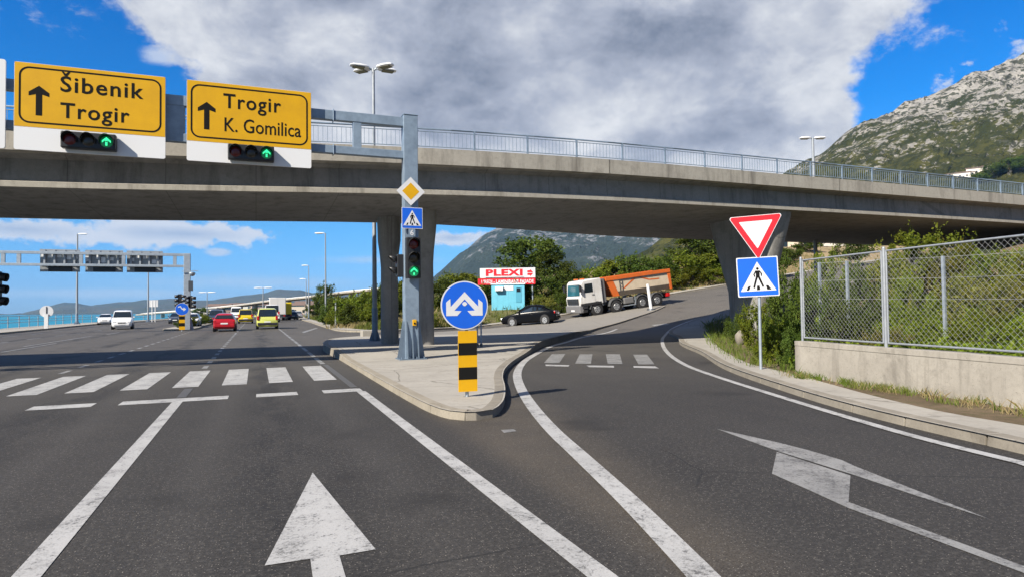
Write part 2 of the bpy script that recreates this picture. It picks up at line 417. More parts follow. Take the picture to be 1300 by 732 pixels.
# kerb lines read off the photograph and put on the road surface
FAR = smooth_line([(20, 300), (10.5, 190), (7.2, 120), (6.4, 86), (5.9, 64.9), (5.7, 55)] + [(5.7, 49.5), (6.6, 46.6), (8.6, 45.4), (13, 47.3), (17.8, 49.6), (22.9, 49.4), (26, 50), (31.5, 51.6), (38.3, 53.6), (45.5, 54.6), (52, 55.2), (62, 56), (75, 57)], 0.7)
RGT = smooth_line([(6.6, -14), (6.7, -6), (6.9, 0), (7.19, 3.55), (7.46, 4.36), (8.0, 6.6), (8.95, 9.09), (10.8, 13.0), (13.38, 17.24), (15.8, 21.6), (18.71, 25.84), (20.6, 29.2), (22.6, 31.7), (25.3, 33.7), (27.9, 35), (31.1, 36.5), (36, 38.2), (45, 40.6), (60, 43), (75, 44)], 0.5)
ISL_A = [(590, 534), (570, 531.5), (545, 523.5), (510, 504.5), (470, 480.5), (431, 456.5), (414, 447.5), (410, 443), (415, 438), (430, 433), (466, 428.5), (549, 423)]
ISL_B = [(590, 534), (605, 534), (626, 530), (638, 520), (641.5, 508), (641, 496), (638.5, 484), (642, 472.5), (654, 461), (671, 450.5), (688, 440.5), (717, 431.2), (740, 424.6), (760, 418)]
def pv(l): return [v2(GH(*q)) for q in l]
A1 = smooth_line(pv(ISL_A[:9]), 0.3)
A2 = smooth_line(pv(ISL_A[8:]) + [Vector((17.6, 46.2)), Vector((23.0, 46.2)), Vector((27.2, 46.4)), Vector((31.2, 45.6))], 0.5)
Bl = smooth_line(pv(ISL_B) + [Vector((24.2, 39.4)), Vector((28.5, 42.3)), Vector((31.2, 44.6))], 0.3)
def isl_z(x, y):
    return H(x, y) + 0.13 + 0.13 * ss(18.6, 24, y) * (1 - ss(30, 38, y)) - 0.05 * ss(36, 44, y)
isl_poly = A1 + A2[1:] + list(reversed(Bl[1:]))
ins = offset_line(A1, -0.16)
structure(sheet('traffic_island', isl_poly, lambda x, y: isl_z(x, y) - 0.004, 0.7, PAVE), 'pale concrete traffic island between the two carriageways')
kerb('kerb', A1, 0.13, 0.2, isl_z, KERB_L, -1, 0.95, 'pale stained kerb along the left edge of the traffic island')
kerb('kerb', Bl, 0.13, 0.2, isl_z, KERB, 1, 0.95, 'grey kerb curving round the nose and right edge of the traffic island')
kerb('kerb', A2, 0.10, 0.18, isl_z, KERB, -1, 1.0, 'low kerb at the back of the traffic island')

# far pavement and right pavement
PH = lambda x, y: H(x, y) + 0.13
FAR_IN = offset_line(FAR, 1.5)
structure(sheet('pavement', FAR + list(reversed(FAR_IN)), lambda x, y: PH(x, y) - 0.004, 1.2, PAVE), 'narrow pale pavement on the far side of the side road')
kerb('kerb', FAR, 0.13, 0.22, PH, KERB_L, 1, 1.0, 'pale kerb on the far side of the side road')
RIN_PX = [(1009, 471), (985, 468), (965, 464), (940, 455), (914, 441), (903, 429), (901, 419), (905, 410)]
RIN = smooth_line([(8.3, -14), (8.35, -5), (8.5, 0), v2(G(1300, 539, .13)), v2(G(1136, 508, .13)), v2(G(1030, 480, .13))] + [v2(GH(*q, 0.13)) for q in [(985, 469), (965, 464.5), (940, 456), (914, 441), (904, 430), (902, 421)]] + [Vector((25.0, 31.4)), Vector((28, 33.0)), Vector((31.5, 34.6)), Vector((36, 36.2)), Vector((45, 38.6)), Vector((60, 41)), Vector((75, 42))], 0.5)
structure(sheet('pavement', RGT + list(reversed(RIN)), lambda x, y: PH(x, y) - 0.004, 0.9, PAVE), 'pale concrete pavement curving along the right of the slip road')
kerb('kerb', RGT, 0.13, 0.22, PH, KERB, -1, 1.0, 'grey kerb stones along the right-hand pavement')
# promenade side pavement
LFT = smooth_line([(-18.6, -30), (-18.6, 20), (-18.5, 60), (-19.3, 90), (-19.3, 110), (-14.5, 137), (-2, 180), (18, 225), (60, 290)], 2)
LFT_O = offset_line(LFT, 4.6)
structure(sheet('pavement', LFT + list(reversed(LFT_O)), lambda x, y: 0.14, 4, PAVE), 'seaside promenade pavement left of the main road')
kerb('kerb', LFT, 0.14, 0.25, lambda x, y: 0.145, KERB, 1, 2.0, 'kerb of the seaside promenade')
MED = smooth_line([(-6.35, 61.2), (-5.2, 62.4), (-4.9, 66), (-5.0, 80), (-4.6, 110), (-2, 150), (8, 200)], 1.5)
MED_L = smooth_line([(-6.35, 61.2), (-7.4, 62.2), (-7.5, 66), (-7.4, 80), (-7.0, 110), (-4.5, 150), (5.5, 200)], 1.5)
structure(sheet('median_island', MED + list(reversed(MED_L[1:])), lambda x, y: 0.135, 3, PAVE), 'narrow raised median island with planting')
kerb('kerb', MED, .135, .2, lambda x, y: .14, KERB_L, 1, 1.5, 'kerb along the near side of the median')
kerb('kerb', MED_L, .135, .2, lambda x, y: .14, KERB_L, -1, 1.5, 'kerb along the far side of the median')

# ------------------------------------------------------------------ painted markings (4 mm above the asphalt)
def mark_poly(mb, px):
    pts = [GH(*q) for q in px]; mb.poly([(p.x, p.y, H(p.x, p.y) + 0.005) for p in pts])
def mark_strip(mb, pts, w):
    a = offset_line(pts, w / 2); b = offset_line(pts, -w / 2)
    mb.grid([[(p.x, p.y, H(p.x, p.y) + 0.012) for p in a], [(p.x, p.y, H(p.x, p.y) + 0.012) for p in b]])
def mark_rect(mb, x0, x1, y0, y1): mb.poly([(x0, y0, .005), (x1, y0, .005), (x1, y1, .005), (x0, y1, .005)])
def finish(mb, m, label):
    o = mb.build('road_marking', m)
    if sum(p.normal.z for p in o.data.polygons) < 0: o.data.flip_normals()
    structure(o, label)
mb = MB(); mark_rect(mb, -1.385, -1.215, 1.5, 12.9); finish(mb, PAINT, 'solid white lane line running towards the stop line')
mb = MB(); mark_rect(mb, 1.82, 1.99, 1.5, 12.9); finish(mb, PAINT, 'solid white line on the right edge of the lane')
mb = MB(); mark_rect(mb, 1.80, 1.94, 13.6, 19.6); finish(mb, PAINT_G, 'faded line crossing the zebra')
mb = MB(); mark_rect(mb, -1.38, -1.22, 13.5, 15.0); finish(mb, PAINT_G, 'faded stub of lane line')
mb = MB()
for a, b in ((-2.22, -.48), (0, .74), (1.21, 1.95), (-3.55, -2.62), (-5.05, -4.1), (-6.6, -5.6)): mark_rect(mb, a, b, 12.9, 13.4)
finish(mb, PAINT, 'broken white stop line')
mb = MB()
for k in range(13):
    c = 1.47 - .955 * k; mark_rect(mb, c - .25, c + .25, 15.3, 19.3)
finish(mb, PAINT, 'white zebra crossing bars across the main road')
mb = MB(); y = 20.0
while y < 95: mark_rect(mb, -1.42, -1.28, y, y + (1.0 if y < 48 else 3.0)); y += 2.0 if y < 48 else 6.0
y = 20.3
while y < 60: mark_rect(mb, -4.88, -4.74, y, y + 1.0); y += 2.0
y = 19.9
while y < 100: mark_rect(mb, 1.77, 1.91, y, y + 2.6); y += 3.2
for x, y0, y1 in ((-9.9, 33, 41), (-10.5, 38, 52), (-10.2, 55, 60)): mark_rect(mb, x - .07, x + .07, y0, y1)
y = 30
while y < 110: mark_rect(mb, -13.2, -13.06, y, y + 3); mark_rect(mb, -16.2, -16.06, y, y + 3); y += 6
finish(mb, PAINT_W, 'broken white lane lines on the main road')
mb = MB(); mark_poly(mb, [(397, 601), (477, 698.5), (431, 705.5), (446, 760), (401, 764), (394, 710.5), (336, 718)]); finish(mb, PAINT, 'white straight-ahead arrow painted in the lane')
q2 = lambda l: [(850 + x / 2.424, 430 + y / 2.424) for x, y in l]
mb = MB(); mark_poly(mb, q2([(145, 278), (340, 322), (430, 345), (530, 375), (570, 393), (985, 556), (760, 487), (560, 420), (330, 346)]))
finish(mb, PAINT_W, 'long thin head of the turning arrow on the slip road')
mb = MB(); mark_poly(mb, q2([(330, 348), (557, 421.5), (551, 508), (1091, 703), (1200, 745), (1200, 775), (1091, 729), (550, 522), (440, 474), (315, 418)]))
finish(mb, PAINT_W, 'broad shaft of the turning arrow on the slip road')
SLIP_L = smooth_line(pv([(1010, 860), (930, 775), (880, 723), (800, 640), (740, 583), (700, 545), (674, 514), (660, 490), (657, 473), (665, 459.5), (680, 449.5), (700, 439.5), (720, 434), (742, 427.5), (783, 417.5)]), 0.3)
mb = MB(); mark_strip(mb, SLIP_L, 0.2); finish(mb, PAINT, 'white line along the left edge of the slip road')
SLIP_R = smooth_line(pv([(1500, 655), (1330, 599), (1300, 590), (1150, 552), (1000, 507), (900, 475), (868, 462), (849, 449), (841.5, 437.5), (842, 428), (851, 418.5), (868, 410), (890, 403)]), 0.3)
mb = MB(); mark_strip(mb, SLIP_R, 0.15); finish(mb, PAINT, 'white line along the right edge of the slip road')
q3 = lambda l: [(720 + x / 5.91, 360 + y / 5.91) for x, y in l]
q4 = lambda l: [(540 + x / 6.5, 390 + y / 6.5) for x, y in l]
mb = MB()
for l in (q3([(95, 527), (190, 527), (178, 598), (60, 598)]), q3([(290, 527), (395, 527), (415, 600), (305, 600)]), q3([(495, 530), (600, 530), (655, 603), (535, 603)]), q4([(1045, 383), (1155, 383), (1105, 457), (978, 457)])): mark_poly(mb, l)
finish(mb, PAINT_W, 'worn zebra crossing bars across the slip road')
mb = MB()
for l in (q3([(145, 612), (350, 614), (352, 627), (165, 624)]), q3([(497, 616), (660, 618), (690, 634), (500, 628)]), q4([(990, 470), (1190, 475), (1180, 487), (995, 482)])): mark_poly(mb, l)
finish(mb, PAINT, 'short white give-way dashes before the slip road crossing')
mb = MB(); mark_poly(mb, [(636, 546), (652, 545), (656, 548), (640, 550)]); finish(mb, PAINT_W, 'scrap of white paint off the nose of the island')
mb = MB(); mark_poly(mb, [(383, 421), (401, 415.5), (404, 416), (386, 422)]); mark_poly(mb, [(827, 412), (846, 410), (850, 411.5), (831, 413.5)]); finish(mb, PAINT_W, 'short white dashes at the side road junction')

# ------------------------------------------------------------------ ground: far bank, right embankment, wide land, sea
def ground_mat(name, a, b_, c_, s=1.0):
    m, g, b, ob = newmat(name, 0.95)
    n1 = g.noise(ob, 0.35 * s, 6, 0.65); n2 = g.noise(ob, 2.2 * s, 5, 0.7); n3 = g.noise(ob, 14 * s, 4, 0.8)
    c = g.mix(g.rng(n1, .35, .65), a, b_); c = g.mix(g.rng(n2, .48, .7, 0, .8), c, c_); c = g.mix(g.rng(n3, .45, .8, 0, .6), c, tuple(x * .5 for x in a))
    g.link(c, b.inputs['Base Color']); bump(g, b, n3, .7, .08); b.inputs['Specular IOR Level'].default_value = .2
    return m
GRASSY = ground_mat('dry_grass_ground', (0.075, 0.085, 0.026), (0.17, 0.14, 0.07), (0.05, 0.07, 0.02))
_b = MATS['dry_grass_ground'].node_tree; _g = NG(_b); _p = _b.nodes['Principled BSDF']; _src = _p.inputs['Base Color'].links[0].from_socket
_tc = _g.n('ShaderNodeTexCoord'); _s = _g.n('ShaderNodeSeparateXYZ'); _g.link(_tc.outputs['Object'], _s.inputs[0])
_n = _g.noise(_tc.outputs['Object'], .6, 5, .7)
_f = _g.math('MULTIPLY', _g.rng(_g.math('ADD', _s.outputs[0], _g.math('MULTIPLY', _n, 8.0)), 30, 38, 0, 1, True), _g.rng(_n, .32, .5, .45, 1))
_g.link(_g.mix(_f, _src, _g.mix(_n, (.20, .15, .085), (.32, .25, .15))), _p.inputs['Base Color'])
DRYBANK = ground_mat('straw_ground', (0.26, 0.20, 0.11), (0.33, 0.26, 0.155), (0.15, 0.13, 0.06))
DIRT = ground_mat('brown_soil', (0.13, 0.095, 0.06), (0.21, 0.16, 0.105), (0.075, 0.08, 0.03), 2.5)
LAND = ground_mat('scrub_land', (0.06, 0.075, 0.028), (0.11, 0.10, 0.055), (0.035, 0.05, 0.018), .15)
def far_t(x, y):
    d = seg_dist(Vector((x, y)), FAR) - 1.5
    k = 0.26 if x > 12 else 0.13
    return H(x, y) + 0.1 + (k * min(max(d, 0), 9) + 0.05 * max(0, d - 9)) + 0.18 * mnoise.noise(Vector((x * .35, y * .35, 0))) * min(1, max(d, 0))
far_poly = FAR_IN + [Vector((130, 60)), Vector((160, 300))]
far_poly = FAR_IN[2:] + [Vector((110, 62)), Vector((120, 150)), Vector((60, 296))]
structure(sheet('bank', far_poly, far_t, 1.6, GRASSY), 'grassy bank rising beyond the side road')
def rgt_t(x, y):
    d = seg_dist(Vector((x, y)), RIN)
    f = 0.0 if d < .9 else min((d - .9) * .12, .5) + max(0, d - 5.2) * .26
    f = min(f, 4.2 + (d - 16) * .05)
    return H(x, y) * (1 if y > 20 else 0) + 0.115 + f + 0.16 * mnoise.noise(Vector((x * .5, y * .5, 3))) * min(1, max(0, d - 1) * .4)
rgt_poly = RIN + [Vector((90, 40)), Vector((90, -14))]
structure(sheet('embankment', rgt_poly, rgt_t, 0.8, DIRT), 'overgrown soil embankment behind the right pavement')
WATER, g, b, ob = newmat('sea_water', 0.12)
b.inputs['Base Color'].default_value = (0.012, 0.19, 0.26, 1)
w1 = g.noise(g.mapping(ob, scale=(.25, .6, 1)), 1.0, 6, .7); bump(g, b, w1, .35, .5); b.inputs['Roughness'].default_value = .35; b.inputs['Specular IOR Level'].default_value = .3
structure(sheet('sea', [(-6000, -300), (-26, -300), (-24, 120), (-18, 150), (-4, 195), (20, 245), (200, 420), (1500, 1600), (1500, 9000), (-6000, 9000)], lambda x, y: -6.0, 3000, WATER, smooth=False), 'turquoise sea beyond the promenade')
def land_z(x, y): return -0.5
structure(sheet('ground', [(-26, -300), (-23.5, 120), (-17.5, 150), (-3, 195), (22, 245), (210, 420), (1500, 1500), (3000, 1500), (3000, -300)], land_z, 400, LAND, smooth=False), 'scrubby land behind the roads')
mb = MB(); sw = [Vector(p) for p in ((-26, -300), (-23.5, 120), (-17.5, 150), (-3, 195), (22, 245), (210, 420), (1500, 1500))]
mb.grid([[(p.x, p.y, .14 if p.y < 300 else -.5) for p in sw], [(p.x - 1.0, p.y + .3, -6.5) for p in sw]])
tag(mb.build('sea_wall', CONC_W), 'concrete sea wall dropping from the promenade to the water', 'wall')
# ------------------------------------------------------------------ overpass
def cr(pts, x):
    """smooth interpolation of tuples sorted on [0]"""
    n = len(pts); i = 0
    while i < n - 2 and x > pts[i + 1][0]: i += 1
    a, b = pts[i], pts[i + 1]; p, q = pts[max(i - 1, 0)], pts[min(i + 2, n - 1)]
    h = b[0] - a[0]; t = (x - a[0]) / h; out = []
    for k in range(1, len(a)):
        ma = (b[k] - p[k]) / (b[0] - p[0]) if b[0] != p[0] else 0; mb_ = (q[k] - a[k]) / (q[0] - a[0])
        t2, t3 = t * t, t ** 3
        out.append((2 * t3 - 3 * t2 + 1) * a[k] + (t3 - 2 * t2 + t) * h * ma + (-2 * t3 + 3 * t2) * b[k] + (t3 - t2) * h * mb_)
    return out
DECK = [(-48, 23.0, 4.85, 5.0, .20), (-25, 21.9, 4.90, 5.0, .20), (-6.4, 21.15, 5.01, 5.0, .20), (5.2, 20.75, 5.34, 5.6, .22), (12, 20.95, 5.52, 7.4, .22), (20.4, 21.4, 5.64, 10.2, .12), (38.7, 22.2, 5.78, 11, .05), (60, 23.5, 5.85, 11, .05), (95, 26.5, 5.9, 11, .05)]
def deck_pt(x, n, z):
    y0, zb, W, tl = cr(DECK, x); y1 = cr(DECK, x + .1)[0]; t = Vector((.1, y1 - y0)).normalized()
    return Vector((x - t.y * n, y0 + t.x * n, zb + z - tl * n / W))
def deck_loft(mb, sec, xs):
    rows = [[deck_pt(x, (n if not isinstance(n, tuple) else cr(DECK, x)[2] + n[0]), z) for n, z in sec] for x in xs]
    mb.grid(rows, True)
    mb.face(list(range(len(sec)))); k = len(mb.v) - len(sec); mb.face(list(range(k, k + len(sec)))[::-1])
XS = [-48 + i * 1.5 for i in range(93)]
W0 = lambda d: (d,)
ovp = thing('overpass', 'long concrete flyover with a pale parapet and railing crossing the whole view', 'overpass', (0, 0, 0))
mb = MB(); deck_loft(mb, [(.02, .01), (.10, .84), (W0(-.10), .84), (W0(-.02), .01)], XS); mb.build('box_girder', CONC, ovp, smooth=30)
mb = MB(); deck_loft(mb, [(-.07, 0), (-.07, .15), (.05, .20), (.05, -.004)], XS); mb.build('ledge', CONC_F, ovp, smooth=30)  # paler concrete than the girder, painting in the sunlit line of the ledge
mb = MB(); deck_loft(mb, [(W0(.07), 0), (W0(.07), .15), (W0(-.05), .20), (W0(-.05), -.004)], XS); mb.build('ledge', CONC_F, ovp, smooth=30)
mb = MB(); deck_loft(mb, [(-.22, .89), (-.22, 1.2), (W0(.5), 1.2), (W0(.5), .87), (W0(-.12), .80), (.12, .80)], XS); mb.build('deck_slab', CONC, ovp, smooth=30)
mb = MB()
for i in range(len(XS) // 8):
    xs = XS[i * 8:i * 8 + 9]; xs = [xs[0] + .012] + xs[1:-1] + [xs[-1] - .012]
    deck_loft(mb, [(-.46, .9), (-.46, 1.42), (-.19, 1.44), (-.19, .885)], xs)
mb.build('parapet', CONC_F, ovp, smooth=30)
mb = MB(); deck_loft(mb, [(W0(.48), .885), (W0(.48), 1.42), (W0(.75), 1.42), (W0(.75), .9)], XS); mb.build('parapet', CONC_F, ovp, smooth=30)
rail = MB(); N_ = -.33; RB, RT = 1.43, 2.09
rail.tube([deck_pt(x, N_, RT) for x in XS], .028, 6); rail.tube([deck_pt(x, N_, RT - .09) for x in XS], .014, 5); rail.tube([deck_pt(x, N_, RB + .08) for x in XS], .016, 5)
rail = rail.build('railing', STEEL_B, ovp, smooth=60)
x = -40.0
while x < 88:
    p = MB(); a, c = deck_pt(x, N_, RB), deck_pt(x, N_, RT); p.box((a + c) / 2, (.06, .05, (c - a).length)); p.build('railing_post', STEEL_B, rail)
    m_ = MB()
    for k in range(1, 14):
        q = x + k * 1.95 / 14; m_.cyl(deck_pt(q, N_, RB + .08), deck_pt(q, N_, RT - .09), .0085, n=4, caps=False)
    m_.build('baluster_panel', STEEL_B, rail); x += 1.95
def loft_sections(mb, secs, n=20, e=3.0):
    """secs: (z, cx, cy, hx, hy) superellipse rings"""
    rows = []
    for z, cx, cy, hx, hy in secs:
        r = []
        for i in range(n):
            t = 2 * PI * i / n; c, s = math.cos(t), math.sin(t)
            r.append((cx + hx * math.copysign(abs(c) ** (2 / e), c), cy + hy * math.copysign(abs(s) ** (2 / e), s), z))
        rows.append(r)
    mb.grid(rows, True); mb.face(list(range(n))[::-1]); k = len(mb.v) - n; mb.face(list(range(k, k + n)))
def pillar(x, y, r, cap, e=2.4):
    zt = deck_pt(x, y - cr(DECK, x)[0], 0).z + .05; z0 = isl_z(x, y) - .1; mb = MB()
    loft_sections(mb, [(z0, x, y, r * 1.06, r * 1.06), (zt - 2.0, x, y, r, r), (zt - 1.5, x, y, r * 1.12, r * 1.12), (zt - .95, x, y, r * 1.35, r * 1.35), (zt - .6, x, y, cap, cap), (zt, x, y, cap * 1.04, cap * 1.04)], 24, e)
    mb.build('pillar', CONC, ovp, smooth=35)
b1 = PY(494, 300, 25.3); pillar(b1.x, 25.3, .32, .44, 2.6)
b2 = PY(540.5, 300, 23.8); pillar(b2.x, 23.8, .27, .40, 2.1)
xr = PY(951, 340, 23.9).x
mb = MB(); zt = deck_pt(xr, 2.6, 0).z + .06
loft_sections(mb, [(-.5, xr, 23.9, .45, .9), (2.2, xr, 23.9, .47, 1.1), (4.4, xr, 23.9, .52, 1.95), (zt - .25, xr, 23.9, .55, 2.3), (zt, xr, 23.9, .55, 2.35)], 28, 5); mb.build('pillar', CONC, ovp, smooth=35)
for xx in (-24.0, 47.0):
    mb = MB(); yy = cr(DECK, xx)[0] + 2.5; zt = deck_pt(xx, 2.5, 0).z + .05
    loft_sections(mb, [(-.5, xx, yy, .5, 1.1), (4.0, xx, yy, .55, 1.9), (zt, xx, yy, .6, 2.3)], 24, 4); mb.build('pillar', CONC, ovp, smooth=35)

# ------------------------------------------------------------------ text
def text_obj(name, body, x0, z0, width, cap, m, parent, y=-.008, bold=.012, space=1.0, ext=.002):
    """lettering in the local XZ plane facing -Y; x0,z0 = left end of the baseline, `cap` = capital height"""
    cu = bpy.data.curves.new(name, 'FONT'); cu.body = body; cu.size = 1.0; cu.offset = bold; cu.extrude = ext / max(cap, .01); cu.space_character = space; cu.resolution_u = 3
    t = bpy.data.objects.new(name, cu); col.objects.link(t)
    dg = bpy.context.evaluated_depsgraph_get(); me = bpy.data.meshes.new_from_object(t.evaluated_get(dg))
    bpy.data.objects.remove(t); bpy.data.curves.remove(cu)
    ref = TEXT_CAP
    xs = [v.co.x for v in me.vertices]; mn, mx = min(xs), max(xs); sx = width / (mx - mn); sz = cap / ref
    for v in me.vertices:
        a, b_, c_ = v.co; v.co = Vector((x0 + (a - mn) * sx, y - c_ * sz, z0 + b_ * sz))
    me.materials.clear(); me.materials.append(m)
    o = bpy.data.objects.new(name, me); col.objects.link(o)
    if parent: o.parent = parent
    return o
def _cap():
    cu = bpy.data.curves.new('c', 'FONT'); cu.body = 'H'; cu.size = 1.0; t = bpy.data.objects.new('c', cu); col.objects.link(t)
    dg = bpy.context.evaluated_depsgraph_get(); me = t.evaluated_get(dg).to_mesh(); r = max(v.co.y for v in me.vertices)
    bpy.data.objects.remove(t); bpy.data.curves.remove(cu); return r
TEXT_CAP = _cap()
def rrect(x0, x1, z0, z1, r, n=6):
    out = []
    for cx, cz, a0 in ((x1 - r, z1 - r, 0), (x0 + r, z1 - r, 90), (x0 + r, z0 + r, 180), (x1 - r, z0 + r, 270)):
        for i in range(n + 1):
            a = math.radians(a0 + 90 * i / n); out.append((cx + r * math.cos(a), cz + r * math.sin(a)))
    return out
def flat(mb, pts, y, t=.004):
    """polygon in local XZ, front face at y (towards -Y), thickness t behind it"""
    mb.prism([(x, y, z) for x, z in pts], (0, t, 0))
def ring_flat(mb, outer, inner, y, t=.003):
    n = len(outer)
    for i in range(n):
        j = (i + 1) % n; mb.poly([(outer[i][0], y, outer[i][1]), (outer[j][0], y, outer[j][1]), (inner[j][0], y, inner[j][1]), (inner[i][0], y, inner[i][1])])
def disc(cx, cz, r, n=40, ry=None): return [(cx + r * math.cos(2 * PI * i / n), cz + (ry or r) * math.sin(2 * PI * i / n)) for i in range(n)]

# ------------------------------------------------------------------ sign gantry
CB = G(522, 455, .13); GX, GY = CB.x, CB.y
gan = thing('sign_gantry', 'blue grey steel gantry with a flared column foot spanning the main road', 'sign gantry', (GX, GY, .12))
mb = MB(); zt = 7.3 - .12
mb.bb(-.21, .21, -.17, .17, 0, zt); mb.bb(-.225, .225, -.185, .185, zt, zt + .03); mb.build('column', STEEL_B, gan, bevel=.012)
mb = MB(); mb.bb(-.40, .40, -.34, .34, 0, .04)
for sx in (-1, 1):
    for yy in (-.13, 0, .13): mb.prism([(sx * .21, yy - .012, .04), (sx * .38, yy - .012, .04), (sx * .22, yy - .012, 1.12), (sx * .21, yy - .012, 1.12)], (0, .024, 0))
for sy in (-1, 1):
    for xx in (-.16, 0, .16): mb.prism([(xx - .012, sy * .17, .04), (xx - .012, sy * .33, .04), (xx - .012, sy * .18, 1.12), (xx - .012, sy * .17, 1.12)], (.024, 0, 0))
for sx in (-.33, -.11, .11, .33):
    for sy in (-.28, .28): mb.cyl((sx, sy, .04), (sx, sy, .09), .025, n=6)
mb.build('foot', mat('foot_steel', (0.15, 0.20, 0.26), .55, .3, noise=(5, (.10, .14, .19), .9)), gan)
for z0, z1 in ((6.97, 7.24), (6.02, 6.24)):
    mb = MB(); mb.bb(-22, -.20, -.10, .10, z0 - .12, z1 - .12)
    for xx in (-2.2, -7.0, -13): mb.bb(xx - .012, xx + .012, -.13, .13, z0 - .16, z1 - .08)
    mb.build('beam', STEEL_B, gan, bevel=.01)
for pxx in (453, 222):
    q = PY(pxx, 160, GY).x - GX
    mb = MB(); mb.bb(q - .12 * (2 if pxx < 300 else 1), q + .12 * (2 if pxx < 300 else 1), -.085, .085, 6.10, 6.87); mb.build('strut', STEEL_B, gan, bevel=.008)
for q in (-7.9, -10, -12.4, -15, -18):
    mb = MB(); mb.bb(q - .1, q + .1, -.085, .085, 6.10, 6.87); mb.build('strut', STEEL_B, gan, bevel=.008)
for zz in (6.05, 6.2, 7.0, 7.2): mb = MB(); mb.box((.225, 0, zz - .12), (.03, .05, .04)); mb.build('bolt', STEEL, gan)

BY = GY - .30          # plane of the boards
def signal_lamp(mbs, x, y, z, r, axis=-1, hood=.16):
    pass
def traffic_signal(parent_loc, label, lenses, horiz=False, pitch=.34, r=.115, rz=0.0, lit=None, arrow=None, body=(.36, .22), hood=.2, name='traffic_light', back=None):
    t = thing(name, label, 'traffic light', parent_loc, rz)
    n = len(lenses); L = pitch * n
    mb = MB(); bw = body[0]
    if horiz: mb.bb(-L / 2, L / 2, -.0, body[1], -bw / 2, bw / 2)
    else: mb.bb(-bw / 2, bw / 2, 0, body[1], -L / 2, L / 2)
    mb.build('housing', HOUS, t, bevel=.025)
    for i, k in enumerate(lenses):
        o = (i - (n - 1) / 2) * pitch; c = (o, 0) if horiz else (0, -o)
        l = MB(); l.dome((c[0], -.004, c[1]), r, (0, -1, 0), 20, 4, .22)
        lo = l.build('lens', {'r': LENS_R, 'y': LENS_Y, 'g': LENS_G, 'G': mat('green_glow_lens' if not horiz else 'dim_green_lens', (0.01, .2, .08), .25, emit=((.03, .9, .33), .03 if horiz else .10))}[k], t, smooth=80)
        h = MB(); rows = []
        for d in (0.0, -hood):
            rows.append([(c[0] + (r + .02) * math.cos(a), d, c[1] + (r + .02) * math.sin(a)) for a in [math.radians(-25 + 230 * j / 20) for j in range(21)]])
        rows[1] = [(x, y * (.45 + .55 * max(0, (z - c[1]) / r + .3) / 1.3), z) for x, y, z in rows[1]]
        h.grid(rows); ho = h.build('visor', HOUS, lo, smooth=60)
        sm = ho.modifiers.new('thick', 'SOLIDIFY'); sm.thickness = .006
        if k == 'G' and arrow:
            a = MB(); w = r * .9; th = r * .26
            for p in arrow_poly(c[0], c[1], w): flat(a, p, -.034, .004)
            a.build('lit_arrow', LIT_G, lo)
    return t
def arrow_poly(cx, cz, s):
    """an upward arrow: stem + two wings"""
    w = .17 * s
    return [[(cx - w, cz - .8 * s), (cx + w, cz - .8 * s), (cx + w, cz + .55 * s), (cx - w, cz + .55 * s)],
            [(cx, cz + .85 * s), (cx - .75 * s, cz + .15 * s), (cx - .75 * s, cz - .25 * s), (cx, cz + .42 * s), (cx + .75 * s, cz - .25 * s), (cx + .75 * s, cz + .15 * s)]]
def board(x0, x1, z0, z1, zy, label, words, arrow_px, first=False):
    cx = (x0 + x1) / 2; loc = (cx, BY, z0); w = (x1 - x0) / 2; h = z1 - z0; ys = zy - z0
    t = thing('direction_sign', label, 'road sign', loc)
    mb = MB(); flat(mb, rrect(-w, w, 0, h, .05), .0, .05); mb.build('back_panel', WHITE, t)
    mb = MB(); flat(mb, [(-w + .006, ys), (w - .006, ys), (w - .006, h - .006), (-w + .006, h - .006)], -.004, .003); mb.build('yellow_panel', YELLOW, t)
    mb = MB(); a = rrect(-w + .09, w - .09, ys + .09, h - .09, .22); i_ = rrect(-w + .09 + .042, w - .09 - .042, ys + .132, h - .132, .18); ring_flat(mb, a, i_, -.0065); mb.build('border', BLACK, t)
    for body, l, r_, base, cap, bold, sp in words:
        a = PY(*l, BY - .01); b = PY(*r_, BY - .01)
        text_obj('lettering', body, a.x - cx, (PY(*base, BY).z) - z0, b.x - a.x, cap, BLACK, t, -.0068, bold, sp)
    tip, bot, wl, wr = [PY(*q, BY) for q in arrow_px]; s = tip.z - bot.z; ww = (wr.x - wl.x) / 2; ax = (tip.x + bot.x) / 2 - cx; az = bot.z - z0; th = .065
    mb = MB(); flat(mb, [(ax - th, az), (ax + th, az), (ax + th, az + s * .8), (ax - th, az + s * .8)], -.0068, .002)
    flat(mb, [(ax, az + s), (ax - ww, az + s - ww * .78), (ax - ww, az + s - ww * 1.22), (ax, az + s - .19), (ax + ww, az + s - ww * 1.22), (ax + ww, az + s - ww * .78)], -.0072, .002); mb.build('arrow', BLACK, t)
    for xx in (-w * .55, w * .55): mb = MB(); mb.bb(xx - .04, xx + .04, .05, .2, .1, h - .1); mb.build('bracket', STEEL, t)
    return t
board(-5.36, -2.16, 5.50, 7.61, 6.06, 'yellow direction board lettered Šibenik and Trogir hanging from the gantry', [('Šibenik', (76.5, 115), (182, 126), (77, 116), .37, .012, 1.12), ('Trogir', (76.6, 140), (164.2, 146), (84, 149.7), .36, .012, 1.12)], [(49.2, 109.2), (49.9, 147), (36, 122), (62.4, 124.5)])
board(-1.67, 1.42, 5.50, 7.61, 6.02, 'yellow direction board lettered Trogir and K. Gomilica beside the gantry column', [('Trogir', (283.5, 128), (356.6, 138), (290, 137.2), .37, .012, 1.12), ('K. Gomilica', (285, 158), (382, 170), (285, 166.6), .36, .004, 1.0)], [(262.2, 129.7), (262.7, 164.6), (251, 144), (273.6, 145)])
t = thing('direction_sign', 'white edge of a board cut off at the left end of the gantry', 'road sign', (-7.1, BY, 5.5))
